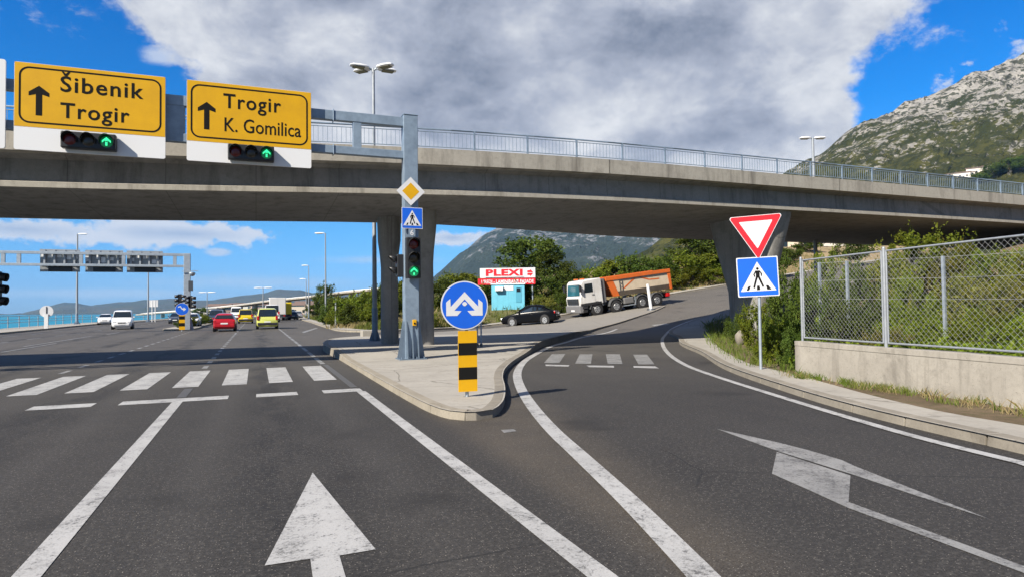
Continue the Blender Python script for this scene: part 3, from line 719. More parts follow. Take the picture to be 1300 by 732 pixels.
mb = MB(); flat(mb, rrect(-1.6, 1.57, 0, 2.13, .05), 0, .05); mb.build('back_panel', WHITE, t)
mb = MB(); flat(mb, [(-1.59, .55), (1.2, .55), (1.2, 2.12), (-1.59, 2.12)], -.004, .003); mb.build('yellow_panel', YELLOW, t)
def between(pa, pb, Y): a, b = PY(*pa, Y), PY(*pb, Y); return (a + b) / 2
c1 = PY(115, 181.6, BY); traffic_signal((c1.x, BY - .235, c1.z), 'horizontal lane signal with a green arrow under the Šibenik board', 'ryG', True, .385, .14, lit=2, arrow=True, body=(.40, .22), hood=.2)
c2 = PY(319, 196.4, BY); traffic_signal((c2.x, BY - .235, c2.z), 'horizontal lane signal with a green arrow under the Gomilica board', 'ryG', True, .38, .14, lit=2, arrow=True, body=(.40, .22), hood=.2)

# walking figure used on the crossing signs
def ped_square(t, s, r=.03, man=1.0):
    h = s / 2
    mb = MB(); flat(mb, rrect(-h, h, -h, h, r * s), 0, .012); mb.build('panel', RFL, t)
    mb = MB(); flat(mb, rrect(-h + .025 * s, h - .025 * s, -h + .025 * s, h - .025 * s, r * s), -.003, .002); mb.build('blue_field', BLUE, t)
    mb = MB(); flat(mb, [(-.43 * s, -.36 * s), (.43 * s, -.36 * s), (0, .38 * s)], -.006, .002); mb.build('white_triangle', RFL, t)
    k = s * man; mb = MB(); y = -.009
    P_ = lambda l: flat(mb, [(x * k, z * k) for x, z in l], y, .002)
    P_([(x / 1, z) for x, z in disc(0, .205, .033, 14)])
    P_([(-.05, .155), (.05, .155), (.045, .0), (-.045, .0)])
    P_([(-.05, .155), (-.02, .15), (-.075, .06), (-.06, -.0), (-.085, -.005), (-.108, .06)]); P_([(.05, .155), (.02, .15), (.075, .07), (.075, .01), (.10, .01), (.108, .075)])
    P_([(-.045, .01), (.01, .01), (-.04, -.13), (-.085, -.29), (-.125, -.27), (-.085, -.12)]); P_([(.045, .01), (-.01, .01), (.04, -.12), (.10, -.27), (.14, -.25), (.085, -.1)])
    for x in (-.27, .0, .27):
        w = .028
        P_([(x - w * 1.5 - (.02 if x < 0 else -.02 if x > 0 else 0) * -1, -.335), (x + w * 1.5, -.335), (x * .78 + w, -.225), (x * .78 - w, -.225)])
    mb.build('walking_figure', BLACK, t)
def pole_clip(t, zs, y=.06):
    mb = MB()
    for z in zs: mb.bb(-.05, .05, .012, y, z - .015, z + .015)
    mb.build('clip', STEEL, t)
fy = GY - .17 - .09
c = PY(521.5, 243, fy); d = thing('priority_sign', 'white and yellow priority-road diamond on the gantry column', 'road sign', (c.x, fy, c.z))
mb = MB(); s = .42; flat(mb, [(-s, 0), (0, -s), (s, 0), (0, s)], 0, .012); mb.build('panel', RFL, d)
mb = MB(); s = .255; flat(mb, [(-s, 0), (0, -s), (s, 0), (0, s)], -.003, .002); mb.build('yellow_diamond', YELLOW, d); pole_clip(d, (-.15, .15), .09)
c = PY(523.3, 277, fy); d = thing('crossing_sign', 'square blue pedestrian crossing sign on the gantry column', 'road sign', (c.x, fy, c.z)); ped_square(d, .62); pole_clip(d, (-.15, .15), .09)
c = PY(523, 295.5, fy); d = thing('number_plate', 'tiny dark plate with a white 6 above the column signal', 'sign', (c.x, fy, c.z))
mb = MB(); flat(mb, rrect(-.10, .10, -.11, .11, .02), 0, .01); mb.build('panel', STEEL_B, d); text_obj('lettering', '6', -.05, -.075, .1, .15, RFL, d, -.003, .02); pole_clip(d, (0,), .09)
c = PY(522.7, 328, GY - .17); traffic_signal((c.x, GY - .17 - .26, c.z), 'vertical signal lit green on the front of the gantry column', 'ryG', False, .395, .145, arrow=True, body=(.42, .2), hood=.22, lit=2)
c = PY(505, 337, GY); o = traffic_signal((c.x - .02, GY + .12, c.z), 'two-lens pedestrian signal facing left on the gantry column', 'rg', False, .33, .11, rz=-PI / 2, body=(.3, .2), hood=.22)
c = PY(526, 409, GY - .18); d = thing('push_button', 'small yellow pedestrian push button box on the gantry column', 'push button', (c.x, GY - .19, c.z))
mb = MB(); mb.bb(-.055, .055, -.05, .02, -.09, .09); mb.build('box', YELLOW, d, bevel=.01); mb = MB(); mb.cyl((0, -.05, -.02), (0, -.06, -.02), .03, n=14); mb.build('button', BLACK, d)

# ------------------------------------------------------------------ keep-either-side sign on the nose of the island
c = G(594, 503, .13); k = thing('obstruction_sign', 'round blue sign with two white arrows over a yellow and black striped plate', 'road sign', (c.x, c.y, .13), math.radians(-4))
mb = MB(); mb.cyl((0, .06, -.05), (0, .06, 1.9), .03, n=14); mb.build('post', STEEL, k, smooth=50)
zc = (503 - 388) / 111.5 * 1.47; mpp = 1.47 / 111.5
dsk = MB(); flat(dsk, disc(-.04, zc, .402, 64), .0, .02); dk = dsk.build('disc', RFL, k)
mb = MB(); flat(mb, disc(-.04, zc, .382, 64), -.003, .002); mb.build('blue_face', BLUE, dk)
ap = [(397, 200), (575, 385), (575, 290), (632, 335), (632, 500), (490, 500), (430, 440), (530, 435), (397, 292), (262, 435), (355, 440), (300, 500), (158, 500), (158, 330), (212, 285), (215, 388)]
mb = MB(); flat(mb, [(-.04 + (x - 397) / 305 * .40, zc - (y - 370) / 305 * .40) for x, y in ap], -.006, .002)
flat(mb, [(-.04 + x, zc + .025 + z) for x, z in ((-.045, 0), (-.02, -.03), (0, -.036), (.02, -.03), (.045, 0), (.02, .03), (0, .036), (-.02, .03))], -.006, .002); mb.build('arrows', RFL, dk)
z0, z1 = (503 - 496.5) * mpp, (503 - 420) * mpp; n = 5; hgt = (z1 - z0) / n
mb = MB(); mb.bb(-.155, .165, -.002, .02, z0, z1); pl = mb.build('striped_plate', YELLOW, k)
for i in (1, 3):
    mb = MB(); flat(mb, [(-.152, z0 + i * hgt), (.162, z0 + i * hgt), (.162, z0 + (i + 1) * hgt), (-.152, z0 + (i + 1) * hgt)], -.006, .003); mb.build('black_band', BLACK, pl)

# ------------------------------------------------------------------ give-way sign with crossing sign
c = G(966.5, 468, .13); k = thing('give_way_sign', 'red and white give way triangle above a blue crossing sign on one pole', 'road sign', (c.x, c.y, .12), math.radians(-34))
sc_ = 14.55 / F
mb = MB(); mb.cyl((0, .05, -.05), (0, .05, (468 - 272) * sc_), .034, n=14); mb.build('pole', STEEL, k, smooth=50)
e = thing_c = bpy.data.objects.new('triangle_plate', None)
def tri(cz, s, y, t, rad=.05, tilt=math.radians(3)):
    pts = []
    hgt = s * .866
    for vx, vz, a0 in ((-s / 2, hgt / 3, 90), (0, -2 * hgt / 3, 210), (s / 2, hgt / 3, 330)):
        L = math.hypot(vx, vz); cx, cz_ = vx * (1 - 2 * rad / L), vz * (1 - 2 * rad / L)
        for i in range(7):
            a = math.radians(a0 + 120 * i / 6); pts.append((cx + rad * math.cos(a), cz_ + rad * math.sin(a)))
    ct, st = math.cos(tilt), math.sin(tilt)
    return [(x * ct - z * st - .04, cz + x * st + z * ct) for x, z in pts]
zt = (468 - 289) * sc_
mb = MB(); flat(mb, tri(zt, 1.19, 0, 0, .045), 0, .014); tp = mb.build('triangle', RFL, k)
mb = MB(); flat(mb, tri(zt, 1.15, 0, 0, .04), -.003, .002); mb.build('red_border', RED, tp)
mb = MB(); flat(mb, tri(zt, .74, 0, 0, .015), -.006, .002); mb.build('white_field', RFL, tp)
sq = bpy.data.objects.new('crossing_panel', None); col.objects.link(sq); sq.parent = k; sq.location = (-.03, 0, (468 - 349) * sc_); sq.rotation_euler = (0, math.radians(-2), 0)
bpy.data.objects.remove(e)
ped_square(sq, .90)
mb = MB(); mb.bb(-.06, .06, .014, .05, (468 - 335) * sc_ - .02, (468 - 335) * sc_ + .02); mb.bb(-.06, .06, .014, .05, (468 - 362) * sc_ - .02, (468 - 362) * sc_ + .02); mb.build('clip', STEEL, k)

# ------------------------------------------------------------------ retaining wall and chain-link fence
WA, WB = Vector((10.47, 10.41)), Vector((9.66, 5.63)); wd = (WB - WA).normalized(); wn = Vector((-wd.y, wd.x))   # wn points to the bank
if wn.x < 0: wn = -wn
top = PY(1010, 432, WA.y).z
WE = WA + wd * 13
mb = MB()
n = 14; A_ = []
for i in range(n + 1):
    p = WA + wd * 13 * i / n; q = p + wn * .26; jz = .012 * mnoise.noise(Vector((i * .9, 0, 0)))
    o1 = p - wn * .009; A_.append([(p.x - wn.x * .01, p.y, -.1), (p.x, p.y, top - .1), (o1.x, o1.y, top - .095), (o1.x, o1.y, top + jz), (q.x, q.y, top + jz), (q.x, q.y, -.1)])
mb.grid(A_, True); mb.face([0, 1, 2, 3, 4, 5]); k_ = len(mb.v) - 6; mb.face([k_ + 5, k_ + 4, k_ + 3, k_ + 2, k_ + 1, k_])
tag(mb.build('retaining_wall', CONC_W, bevel=.015), 'low stained concrete wall under the chain-link fence', 'wall')
def wall_at(px):
    best = None
    for i in range(1300):
        p = WA + wd * i * .01 + wn * .13; v = R.transposed() @ (Vector((p.x, p.y, top)) - CAM); x = 650 + F * v.x / -v.z
        if x >= px: return i * .01
    return 13
s0, s1 = wall_at(1019), wall_at(1125)
FH = PY(1017, 330, (WA + wn * .13).y).z - top
fen = thing('chain_link_fence', 'galvanised chain-link fence panels standing on the concrete wall', 'fence', (0, 0, 0))
def wp(s, z): p = WA + wd * s + wn * .13; return Vector((p.x, p.y, z))
def panel(a, b):
    z0, z1 = top + .07, top + FH - .02; f = MB()
    for p, q in (((a, z0), (b, z0)), ((a, z1), (b, z1)), ((a, z0), (a, z1)), ((b, z0), (b, z1))): f.cyl(wp(*p), wp(*q), .017, n=8)
    f.build('panel_frame', STEEL_L, fen, smooth=60)
    m_ = MB(); L = b - a; hh = z1 - z0; pt = .098; n = int((L + hh) / pt)
    for sgn in (1, -1):
        for i in range(1, n + 1):
            u = i * pt; p0 = (max(0, u - hh), min(hh, u)); p1 = (min(L, u), max(0, u - L))
            if sgn < 0: p0 = (L - p0[0], p0[1]); p1 = (L - p1[0], p1[1])
            m_.cyl(wp(a + p0[0], z0 + p0[1]), wp(a + p1[0], z0 + p1[1]), .0019, n=4, caps=False)
    m_.build('wire_mesh', WIRE, fen)
def fpost(s, r=.026):
    p = MB(); p.cyl(wp(s, top - .02), wp(s, top + FH + .03), r, n=10); p.dome(wp(s, top + FH + .03), r, (0, 0, 1), 10, 3); p.build('post', STEEL_L, fen, smooth=60)
L1 = s1 - s0
fpost(s0); panel(s0 + .06, s1 - .055); fpost(s1, .03); panel(s1 + .055, s1 + 3.3)
fpost(s1 + 3.36, .03); panel(s1 + 3.42, s1 + 6.6); fpost(s1 + 6.66)
mb = MB()
for s in (s0, s1):
    for zf in (.25, .6, .9): mb.bar(wp(s - (.06 if s > s0 else 0), top + FH * zf), wp(s + .06, top + FH * zf), .012, .02)
mb.build('clip', STEEL_L, fen)
# second fence up the bank
fb = thing('wire_fence', 'older thin wire fence with angle-iron posts up the overgrown bank', 'fence', (0, 0, 0))
bp = [P(1040, 425, 17.5), P(1075, 425, 17.0), P(1197, 425, 15.0), P(1330, 425, 13.2), P(1480, 425, 11.8)]
bt = [P(1040, 333, 17.5), P(1075, 331, 17.0), P(1197, 325, 15.0), P(1330, 317, 13.2), P(1480, 309, 11.8)]
for a, c_ in zip(bp, bt):
    p = MB(); a = Vector((c_.x, c_.y, rgt_t(c_.x, c_.y) - .2)); p.bar(a, c_, .06, .06); p.build('post', STEEL, fb)
mb = MB()
for i in range(len(bp) - 1):
    a0, a1 = bt[i], bt[i + 1]
    for dz in (-.02, -.5, -1.0): mb.cyl(a0 + Vector((0, 0, dz)), a1 + Vector((0, 0, dz)), .005, n=4)
    L = (a1 - a0).length; u = (a1 - a0) / L; hh = 1.35; nn = int((L + hh) / .16)
    for sgn in (1, -1):
        for j in range(1, nn + 1):
            t_ = j * .16; p0 = (max(0, t_ - hh), min(hh, t_)); p1 = (min(L, t_), max(0, t_ - L))
            if sgn < 0: p0 = (L - p0[0], p0[1]); p1 = (L - p1[0], p1[1])
            mb.cyl(a0 + u * p0[0] + Vector((0, 0, p0[1] - hh - .02)), a0 + u * p1[0] + Vector((0, 0, p1[1] - hh - .02)), .0012, n=3, caps=False)
mb.build('wire_mesh', WIRE, fb)
# ------------------------------------------------------------------ foliage
def leaf_mat(name, c0, c1, c2, trans=.28):
    m = bpy.data.materials.new(name); m.use_nodes = True; nt = m.node_tree; g = NG(nt); b = nt.nodes['Principled BSDF']; out = nt.nodes['Material Output']
    geo = g.n('ShaderNodeNewGeometry'); oi = g.n('ShaderNodeObjectInfo'); tc = g.n('ShaderNodeTexCoord')
    c = g.mix(geo.outputs['Random Per Island'], c0, c1)
    n = g.noise(tc.outputs['Object'], 1.3, 3, .6); c = g.mix(g.rng(n, .45, .7, 0, .7), c, c2)
    hs = g.n('ShaderNodeHueSaturation'); g.link(c, hs.inputs['Color']); g.link(g.rng(oi.outputs['Random'], 0, 1, .75, 1.25), hs.inputs['Value']); g.link(g.rng(oi.outputs['Random'], 0, 1, .485, .515), hs.inputs['Hue'])
    g.link(hs.outputs[0], b.inputs['Base Color']); b.inputs['Roughness'].default_value = .6; b.inputs['Specular IOR Level'].default_value = .12
    tr = g.n('ShaderNodeBsdfTranslucent'); g.link(hs.outputs[0], tr.inputs[0]); mx = g.n('ShaderNodeMixShader'); mx.inputs[0].default_value = trans
    g.link(b.outputs[0], mx.inputs[1]); g.link(tr.outputs[0], mx.inputs[2]); g.link(mx.outputs[0], out.inputs[0])
    return m
LEAF_D = leaf_mat('dark_leaves', (0.042, 0.068, 0.010), (0.075, 0.11, 0.018), (0.095, 0.115, 0.018))
LEAF_M = leaf_mat('olive_leaves', (0.078, 0.112, 0.010), (0.14, 0.175, 0.016), (0.165, 0.16, 0.022), .32)
LEAF_Y = leaf_mat('yellow_green_leaves', (0.10, 0.125, 0.015), (0.17, 0.17, 0.02), (0.20, 0.165, 0.025), .35)
LEAF_IVY = leaf_mat('bramble_leaves', (0.105, 0.16, 0.012), (0.20, 0.25, 0.02), (0.085, 0.10, 0.018), .38)
LEAF_B = leaf_mat('dry_olive_leaves', (0.12, 0.125, 0.022), (0.20, 0.185, 0.04), (0.11, 0.14, 0.018), .32)
GRASS = leaf_mat('grass_blades', (0.085, 0.13, 0.018), (0.14, 0.19, 0.03), (0.20, 0.18, 0.06), .35)
STRAW = leaf_mat('dry_grass_blades', (0.24, 0.19, 0.09), (0.34, 0.27, 0.14), (0.16, 0.16, 0.05), .3)
BARK = mat('bark', (0.09, 0.07, 0.05), .9, noise=(6, (.05, .04, .03), .9, (1, 1, .3)))

class Leaves:
    def __init__(s): s.v = []; s.f = []
    def leaf(s, p, size, rg, up=.35):
        n = Vector((rg.gauss(0, 1), rg.gauss(0, 1), rg.gauss(0, 1) + up)).normalized(); u = n.orthogonal().normalized(); w = n.cross(u)
        a = rg.uniform(0, 2 * PI); d = u * math.cos(a) + w * math.sin(a); e = n.cross(d); L = size * rg.uniform(.65, 1.35); W = L * rg.uniform(.26, .42)
        b = len(s.v); s.v += [p - d * L * .5, p + e * W + n * .06 * L, p + d * L * .5, p - e * W + n * .06 * L]; s.f.append((b, b + 1, b + 2, b + 3))
    def blade(s, p, h, w, rg, lean=.35):
        a = rg.uniform(0, 2 * PI); d = Vector((math.cos(a), math.sin(a), 0)); l = Vector((rg.gauss(0, lean), rg.gauss(0, lean), 0)) * h
        b = len(s.v); s.v += [p - d * w, p + d * w, p + l * .4 + Vector((0, 0, h * .6)) + d * w * .6, p + l + Vector((0, 0, h)), p + l * .4 + Vector((0, 0, h * .6)) - d * w * .6]; s.f.append((b, b + 1, b + 2, b + 3, b + 4))
    def mesh(s, name, m):
        me = bpy.data.meshes.new(name); me.from_pydata([tuple(p) for p in s.v], [], s.f); me.materials.append(m); return me
def obj_from(name, me, parent=None):
    o = bpy.data.objects.new(name, me); col.objects.link(o)
    if parent: o.parent = parent
    return o
def crown_leaves(seed, rx, ry, zc, rz, ncl, nleaf, size, rcl, low=0.0):
    """leaf-sized faces in uneven clumps through a crown of half-axes rx, ry, rz"""
    rg = random.Random(seed); L = Leaves(); cl = []
    for i in range(ncl):
        d = Vector((rg.gauss(0, 1), rg.gauss(0, 1), rg.gauss(0, 1))).normalized(); r = rg.uniform(.35, 1.0) ** .6 * rg.uniform(.82, 1.1)
        p = Vector((d.x * rx * r, d.y * ry * r, zc + d.z * rz * r))
        if p.z < low: p.z = low + rg.uniform(0, .3) * rz
        cl.append((p, rcl * rg.uniform(.55, 1.35)))
    for i in range(nleaf):
        p, r = cl[i % ncl] if rg.random() < .93 else cl[rg.randrange(ncl)]
        d = Vector((rg.gauss(0, 1), rg.gauss(0, 1), rg.gauss(0, .75))).normalized() * r * rg.random() ** .45
        L.leaf(p + d, size, rg)
    return L, cl
def sprays(L, seed, cl, n, size, ln):
    rg = random.Random(seed)
    for i in range(n):
        p, r = rg.choice(cl); d = Vector((p.x + rg.gauss(0, .3), p.y + rg.gauss(0, .3), abs(p.z) * .6 + rg.uniform(.5, 1.2))).normalized(); l = ln * rg.uniform(.5, 1.3)
        for k in range(16): L.leaf(p + d * l * (k / 15) + Vector((rg.gauss(0, .03), rg.gauss(0, .03), rg.gauss(0, .03) - .1 * (k / 15) ** 2 * l)), size * rg.uniform(.7, 1.4), rg)
def make_trunk(seed, h, r, cl, nl=7):
    rg = random.Random(seed + 5); mb = MB(); pts = [Vector((0, 0, -.3))]
    for i in range(1, 5): pts.append(Vector((rg.gauss(0, .06) * h * i / 4, rg.gauss(0, .06) * h * i / 4, h * i / 4)))
    for i in range(4): mb.cyl(pts[i], pts[i + 1], r * (1 - .18 * i), r * (1 - .18 * (i + 1)), 8)
    for p, q in rg.sample(cl, min(nl, len(cl))):
        s = pts[rg.choice((2, 3, 4))]; m_ = (s + p) / 2 + Vector((0, 0, -.1 * h)); mb.cyl(s, m_, r * .45, r * .3, 6); mb.cyl(m_, p, r * .3, r * .1, 6)
    return mb
# prototypes: unit-ish meshes, scaled per copy (1 m half width, 2 m high)
TREES, SHRUBS, NEAR = [], [], []
for i in range(3):
    L, cl = crown_leaves(11 + i, 1.0, 1.0, 1.28, .78, 46, 5200, .085, .27)
    sprays(L, 400 + i, cl, 40, .085, .35)
    TREES.append((L.mesh('tree_crown', LEAF_D), cl))
for i in range(4):
    L, cl = crown_leaves(31 + i, 1.0, 1.0, .85, .95, 52, 7000, .088, .26, .05)
    sprays(L, 300 + i, cl, 40, .085, .5)
    SHRUBS.append(L.mesh('shrub_foliage', [LEAF_D, LEAF_M, LEAF_M, LEAF_D][i]))
for i in range(5):
    L, cl = crown_leaves(61 + i, 1.0, 1.0, .72, .9, 60 if i != 3 else 90, 8500, .062, .20 if i != 3 else .13, .02)
    sprays(L, 200 + i, cl, 80 if i == 3 else 45, .05 if i == 3 else .065, .5)
    NEAR.append(L.mesh('bush_foliage', [LEAF_B, LEAF_D, LEAF_Y, LEAF_M, LEAF_IVY][i]))
def trunk_mesh(i, nm):
    o = make_trunk(90 + i, 1.0, .055, TREES[i % 3][1]).build(nm, BARK, smooth=60); me = o.data; bpy.data.objects.remove(o); return me
TRK = [trunk_mesh(i, 'tree_trunk') for i in range(3)]
o = make_trunk(77, .6, .03, [(Vector((rnd.uniform(-.7, .7), rnd.uniform(-.7, .7), rnd.uniform(.6, 1.2))), 1) for _ in range(10)], 9).build('stems', BARK, smooth=60); STEM = o.data; bpy.data.objects.remove(o)
def put_tree(x, y, z, half, h, label, group, i=0, name='broadleaf_tree'):
    t = thing(name, label, 'tree', (x, y, z), rnd.uniform(0, 6.28), group); t.scale = (half, half, h / 2.05)
    obj_from('crown', TREES[i % 3][0], t); obj_from('trunk', TRK[i % 3], t); return t
def put_shrub(x, y, z, half, h, label, group, me, name='shrub', cat='shrub'):
    t = thing(name, label, cat, (x, y, z), rnd.uniform(0, 6.28), group); t.scale = (half, half, h / 1.85)
    obj_from('foliage', me, t); obj_from('stems', STEM, t); return t
def at_px(px, Z, zf):
    p = P(px, 380, Z); return p.x, p.y, zf(p.x, p.y)
def veg(px, top, w, Z, kind, i, label, group, zf=far_t, sink=.15):
    x, y, z = at_px(px, Z, zf); z -= sink; h = max(.5, P(px, top, Z).z - z); half = w / 2 * Z / F
    if kind == 't': put_tree(x, y, z, half, h, label, group, i)
    elif kind == 's': put_shrub(x, y, z, half, h, label, group, SHRUBS[i % 4])
    else: put_shrub(x, y, z, half, h, label, group, NEAR[i % 5], 'bush', 'bush')
GB = 'trees and shrubs on the bank beyond the side road'
ordw = ['first', 'second', 'third', 'fourth', 'fifth', 'sixth', 'seventh', 'eighth', 'ninth', 'tenth', 'eleventh', 'twelfth', 'thirteenth', 'fourteenth', 'fifteenth', 'sixteenth', 'seventeenth', 'eighteenth']
veg(672, 299, 88, 66, 't', 0, 'tall dark broadleaf tree behind the PLEXI billboard', GB)
veg(700, 322, 60, 64, 't', 1, 'lower dark tree between the billboard tree and the truck', GB)
veg(887, 294, 78, 76, 't', 2, 'tall round tree left of the right bridge pier', GB)
veg(918, 306, 64, 75, 't', 0, 'dark tree partly hidden behind the right bridge pier', GB)
for k, (px, tp, w, Z) in enumerate([(556, 352, 46, 58), (580, 344, 52, 62), (604, 350, 44, 60), (632, 344, 46, 63), (726, 340, 54, 62), (752, 336, 52, 64), (778, 330, 54, 66), (806, 326, 58, 66), (834, 324, 60, 69), (864, 320, 62, 71), (905, 322, 60, 73), (935, 318, 60, 73), (690, 346, 50, 60), (655, 352, 44, 60)]):
    veg(px, tp, w, Z, 's', k, f'{["dark", "olive", "loose olive", "dense green"][k % 4]} shrub, {ordw[k]} of the row on the bank behind the billboard and truck', GB)
for k, (px, tp, w, Z) in enumerate([(446, 372, 44, 56), (466, 370, 46, 55), (431, 379, 34, 60), (488, 364, 46, 54), (500, 352, 46, 60), (522, 350, 44, 58), (482, 366, 40, 55), (462, 370, 42, 58), (444, 374, 38, 62), (428, 377, 34, 68), (415, 380, 26, 74), (452, 384, 46, 54), (434, 386, 40, 58), (474, 384, 40, 53), (420, 388, 30, 66)]):
    veg(px, tp, w, Z, 's', k + 1, f'{["olive", "dark"][k % 2]} shrub, {ordw[k]} of the hedge running left from the bridge pillars', 'hedge right of the main road')
veg(411, 361, 30, 92, 't', 1, 'small dark tree rising above the hedge beside the street lamps', GB)
veg(397, 386, 24, 110, 't', 2, 'distant dark tree at the far end of the hedge', GB)
for k, (px, tp, w, Z) in enumerate([(690, 370, 34, 56), (712, 366, 40, 57), (848, 338, 54, 68), (880, 336, 54, 69.5), (912, 336, 54, 70), (940, 334, 54, 70), (575, 382, 34, 52), (600, 385, 26, 53), (545, 392, 30, 50)]):
    veg(px, tp, w, Z, 'b', k, f'low roadside bush, {ordw[k]} listed along the roadside bank behind the vehicles', 'low bushes on the roadside bank')
# right embankment
GE = 'bushes on the right embankment'
for k, (px, tp, w, Z, i, lab) in enumerate([
    (1000, 322, 70, 18.5, 1, 'tall dark bush right behind the crossing sign'), (1030, 345, 60, 17.5, 1, 'dark bush at the left end of the fence'),
    (988, 392, 54, 16.2, 3, 'olive bush at the foot of the give way sign'), (1008, 404, 44, 14.6, 1, 'dark low bush at the corner of the concrete wall'),
    (960, 372, 52, 21.0, 3, 'straggly bush between the pier and the sign'), (936, 392, 36, 25.2, 1, 'dark bush in front of the right bridge pier'),
    (972, 425, 40, 16.4, 4, 'low leafy bush on the verge left of the sign pole'),
    (1172, 272, 120, 24.0, 3, 'big loose shrub rising in front of the bridge girder'), (1128, 296, 70, 23.0, 2, 'yellow green shrub below the bridge girder'),
    (1215, 290, 80, 22.5, 2, 'yellowish shrub right of the big loose shrub'), (1085, 318, 70, 22, 1, 'dark shrub under the shaded girder behind the fence'),
    (1070, 370, 90, 16.5, 1, 'dark spreading bush behind the first fence panel'), (1265, 300, 90, 21, 3, 'olive shrub high on the bank behind the fence'),
    (1310, 304, 90, 19, 2, 'yellow green shrub at the right edge behind the fence'), (1160, 392, 80, 14.6, 4, 'leafy bramble mound behind the second fence panel'),
    (1245, 386, 80, 13.4, 4, 'leafy bramble mound right of the bank fence post'), (1320, 380, 90, 12.4, 4, 'leafy bramble mound at the right edge of the fence'),
    (1120, 405, 60, 14.2, 0, 'dry brownish bush behind the double fence post'), (1050, 300, 60, 27, 3, 'olive shrub under the bridge right of the sign'),
    (1240, 334, 80, 17, 0, 'dry brownish bush halfway up the bank behind the fence'), (1160, 338, 70, 18.5, 4, 'leafy bush halfway up the bank beside the fence post'), (1400, 330, 110, 15, 3, 'olive bush outside the right edge of the fence view'), (1500, 340, 140, 12.5, 1, 'dark bush farthest right on the bank'), (1420, 385, 110, 11, 4, 'leafy bramble mound past the right edge'), (1640, 350, 150, 10.5, 0, 'dry brownish bush past the right edge'), (1300, 340, 80, 15.5, 0, 'dry brownish bush upper right behind the fence')]):
    veg(px, tp, w, Z, 'b', i, lab, GE, rgt_t, .1)
# bramble cover, one mass of leaves over the embankment
rg = random.Random(5); L = Leaves(); L2 = Leaves()
for i in range(95000):
    px = rg.uniform(1000, 1420) if i < 62000 else rg.uniform(1420, 2100); Z = (9 if i < 62000 else 4.5) + 17 * rg.random() ** .8; p = P(px, 380, Z); x, y = p.x, p.y
    wx = (Vector((x, y)) - WA).dot(wn)
    if wx < .35 or y > 21.5: continue
    m1 = mnoise.noise(Vector((x * .55, y * .55, 1))); hgt = .32 + .55 * m1
    if hgt < .0: continue
    z = rgt_t(x, y) + hgt * rg.random() ** .5 + .03
    L.leaf(Vector((x, y, z)), .085, rg, .8)
tag(obj_from('undergrowth', L.mesh('undergrowth', LEAF_IVY)), 'green brambles and creepers covering the bank behind the fence', 'undergrowth', None, 'stuff')
# verge grass by the sign, tufts along the wall foot, grass on the far bank
L = Leaves()
for i in range(15000):
    k = rg.randrange(len(RIN)); p = RIN[k]
    if p.y < 10.2 or p.y > 36: continue
    d = rg.random() ** 1.3 * 2.4 - .08; a = RIN[min(k + 1, len(RIN) - 1)] - RIN[max(k - 1, 0)]; nrm = Vector((a.y, -a.x)).normalized(); q = p + nrm * d + Vector((rg.uniform(-.25, .25), rg.uniform(-.25, .25)))
    if mnoise.noise(Vector((q.x * 1.2, q.y * 1.2, 9))) < -.25 and d > .3: continue
    L.blade(Vector((q.x, q.y, rgt_t(q.x, q.y) - .02)), rg.uniform(.10, .30) * (1 if p.y < 20 else 1.5), .009, rg)
tag(obj_from('grass', L.mesh('grass', GRASS)), 'bright green grass on the verge around the sign pole', 'grass', None, 'stuff')
L = Leaves()
for c_ in range(46):
    s = rg.uniform(0, 11); cw = WA + wd * s - wn * (rg.uniform(.02, .12) if rg.random() < .6 else rg.uniform(.1, .45)); n = rg.choice((25, 50, 90)); sp = rg.uniform(.05, .16)
    for i in range(n):
        q = cw + wd * rg.gauss(0, sp) + wn * rg.gauss(0, .04)
        L.blade(Vector((q.x, q.y, .11)), rg.uniform(.05, .17), .006, rg, .5)
L3 = Leaves()
for c_ in range(40):
    s = rg.uniform(0, 11); cw = WA + wd * s - wn * rg.uniform(.03, .45)
    for i in range(rg.choice((12, 30, 45))):
        q = cw + wd * rg.gauss(0, .12) + wn * rg.gauss(0, .05); L3.blade(Vector((q.x, q.y, .11)), rg.uniform(.04, .20), .005, rg, .7)
tag(obj_from('grass', L3.mesh('dry_tufts', STRAW)), 'dry straw tufts among the grass along the foot of the concrete wall', 'grass', None, 'stuff')
tag(obj_from('grass', L.mesh('grass_tufts', GRASS)), 'grass tufts sprouting along the foot of the concrete wall', 'grass', None, 'stuff')
L = Leaves(); L2 = Leaves()
for i in range(40000):
    k = rg.randrange(len(FAR_IN)); p = FAR_IN[k]
    if p.y > 130 or p.x > 66: continue
    d = rg.random() ** 1.4 * 9; a = FAR_IN[min(k + 1, len(FAR_IN) - 1)] - FAR_IN[max(k - 1, 0)]; nrm = Vector((-a.y, a.x)).normalized(); q = p + nrm * d + Vector((rg.uniform(-.4, .4), rg.uniform(-.4, .4)))
    dry = mnoise.noise(Vector((q.x * .16, q.y * .16, 4))) + (.35 if q.x > 27 else -.02) + (.15 if d > 3 else -.1)
    (L2 if dry > .12 else L).blade(Vector((q.x, q.y, far_t(q.x, q.y) - .03)), rg.uniform(.2, .6), .035, rg)
tag(obj_from('grass', L.mesh('bank_grass', GRASS)), 'green grass along the far side of the side road', 'grass', None, 'stuff')
tag(obj_from('grass', L2.mesh('bank_straw', STRAW)), 'dry straw-coloured grass on the far bank', 'grass', None, 'stuff')
# planting on the median
for k in range(9):
    put_shrub(-6.1 + rnd.uniform(-.3, .3), 67 + k * 3.4, .1, .8, rnd.uniform(.7, 1.2), f'low clipped green bush on the median, {ordw[k]} behind the striped post', 'median planting', SHRUBS[k % 4], 'bush', 'bush')

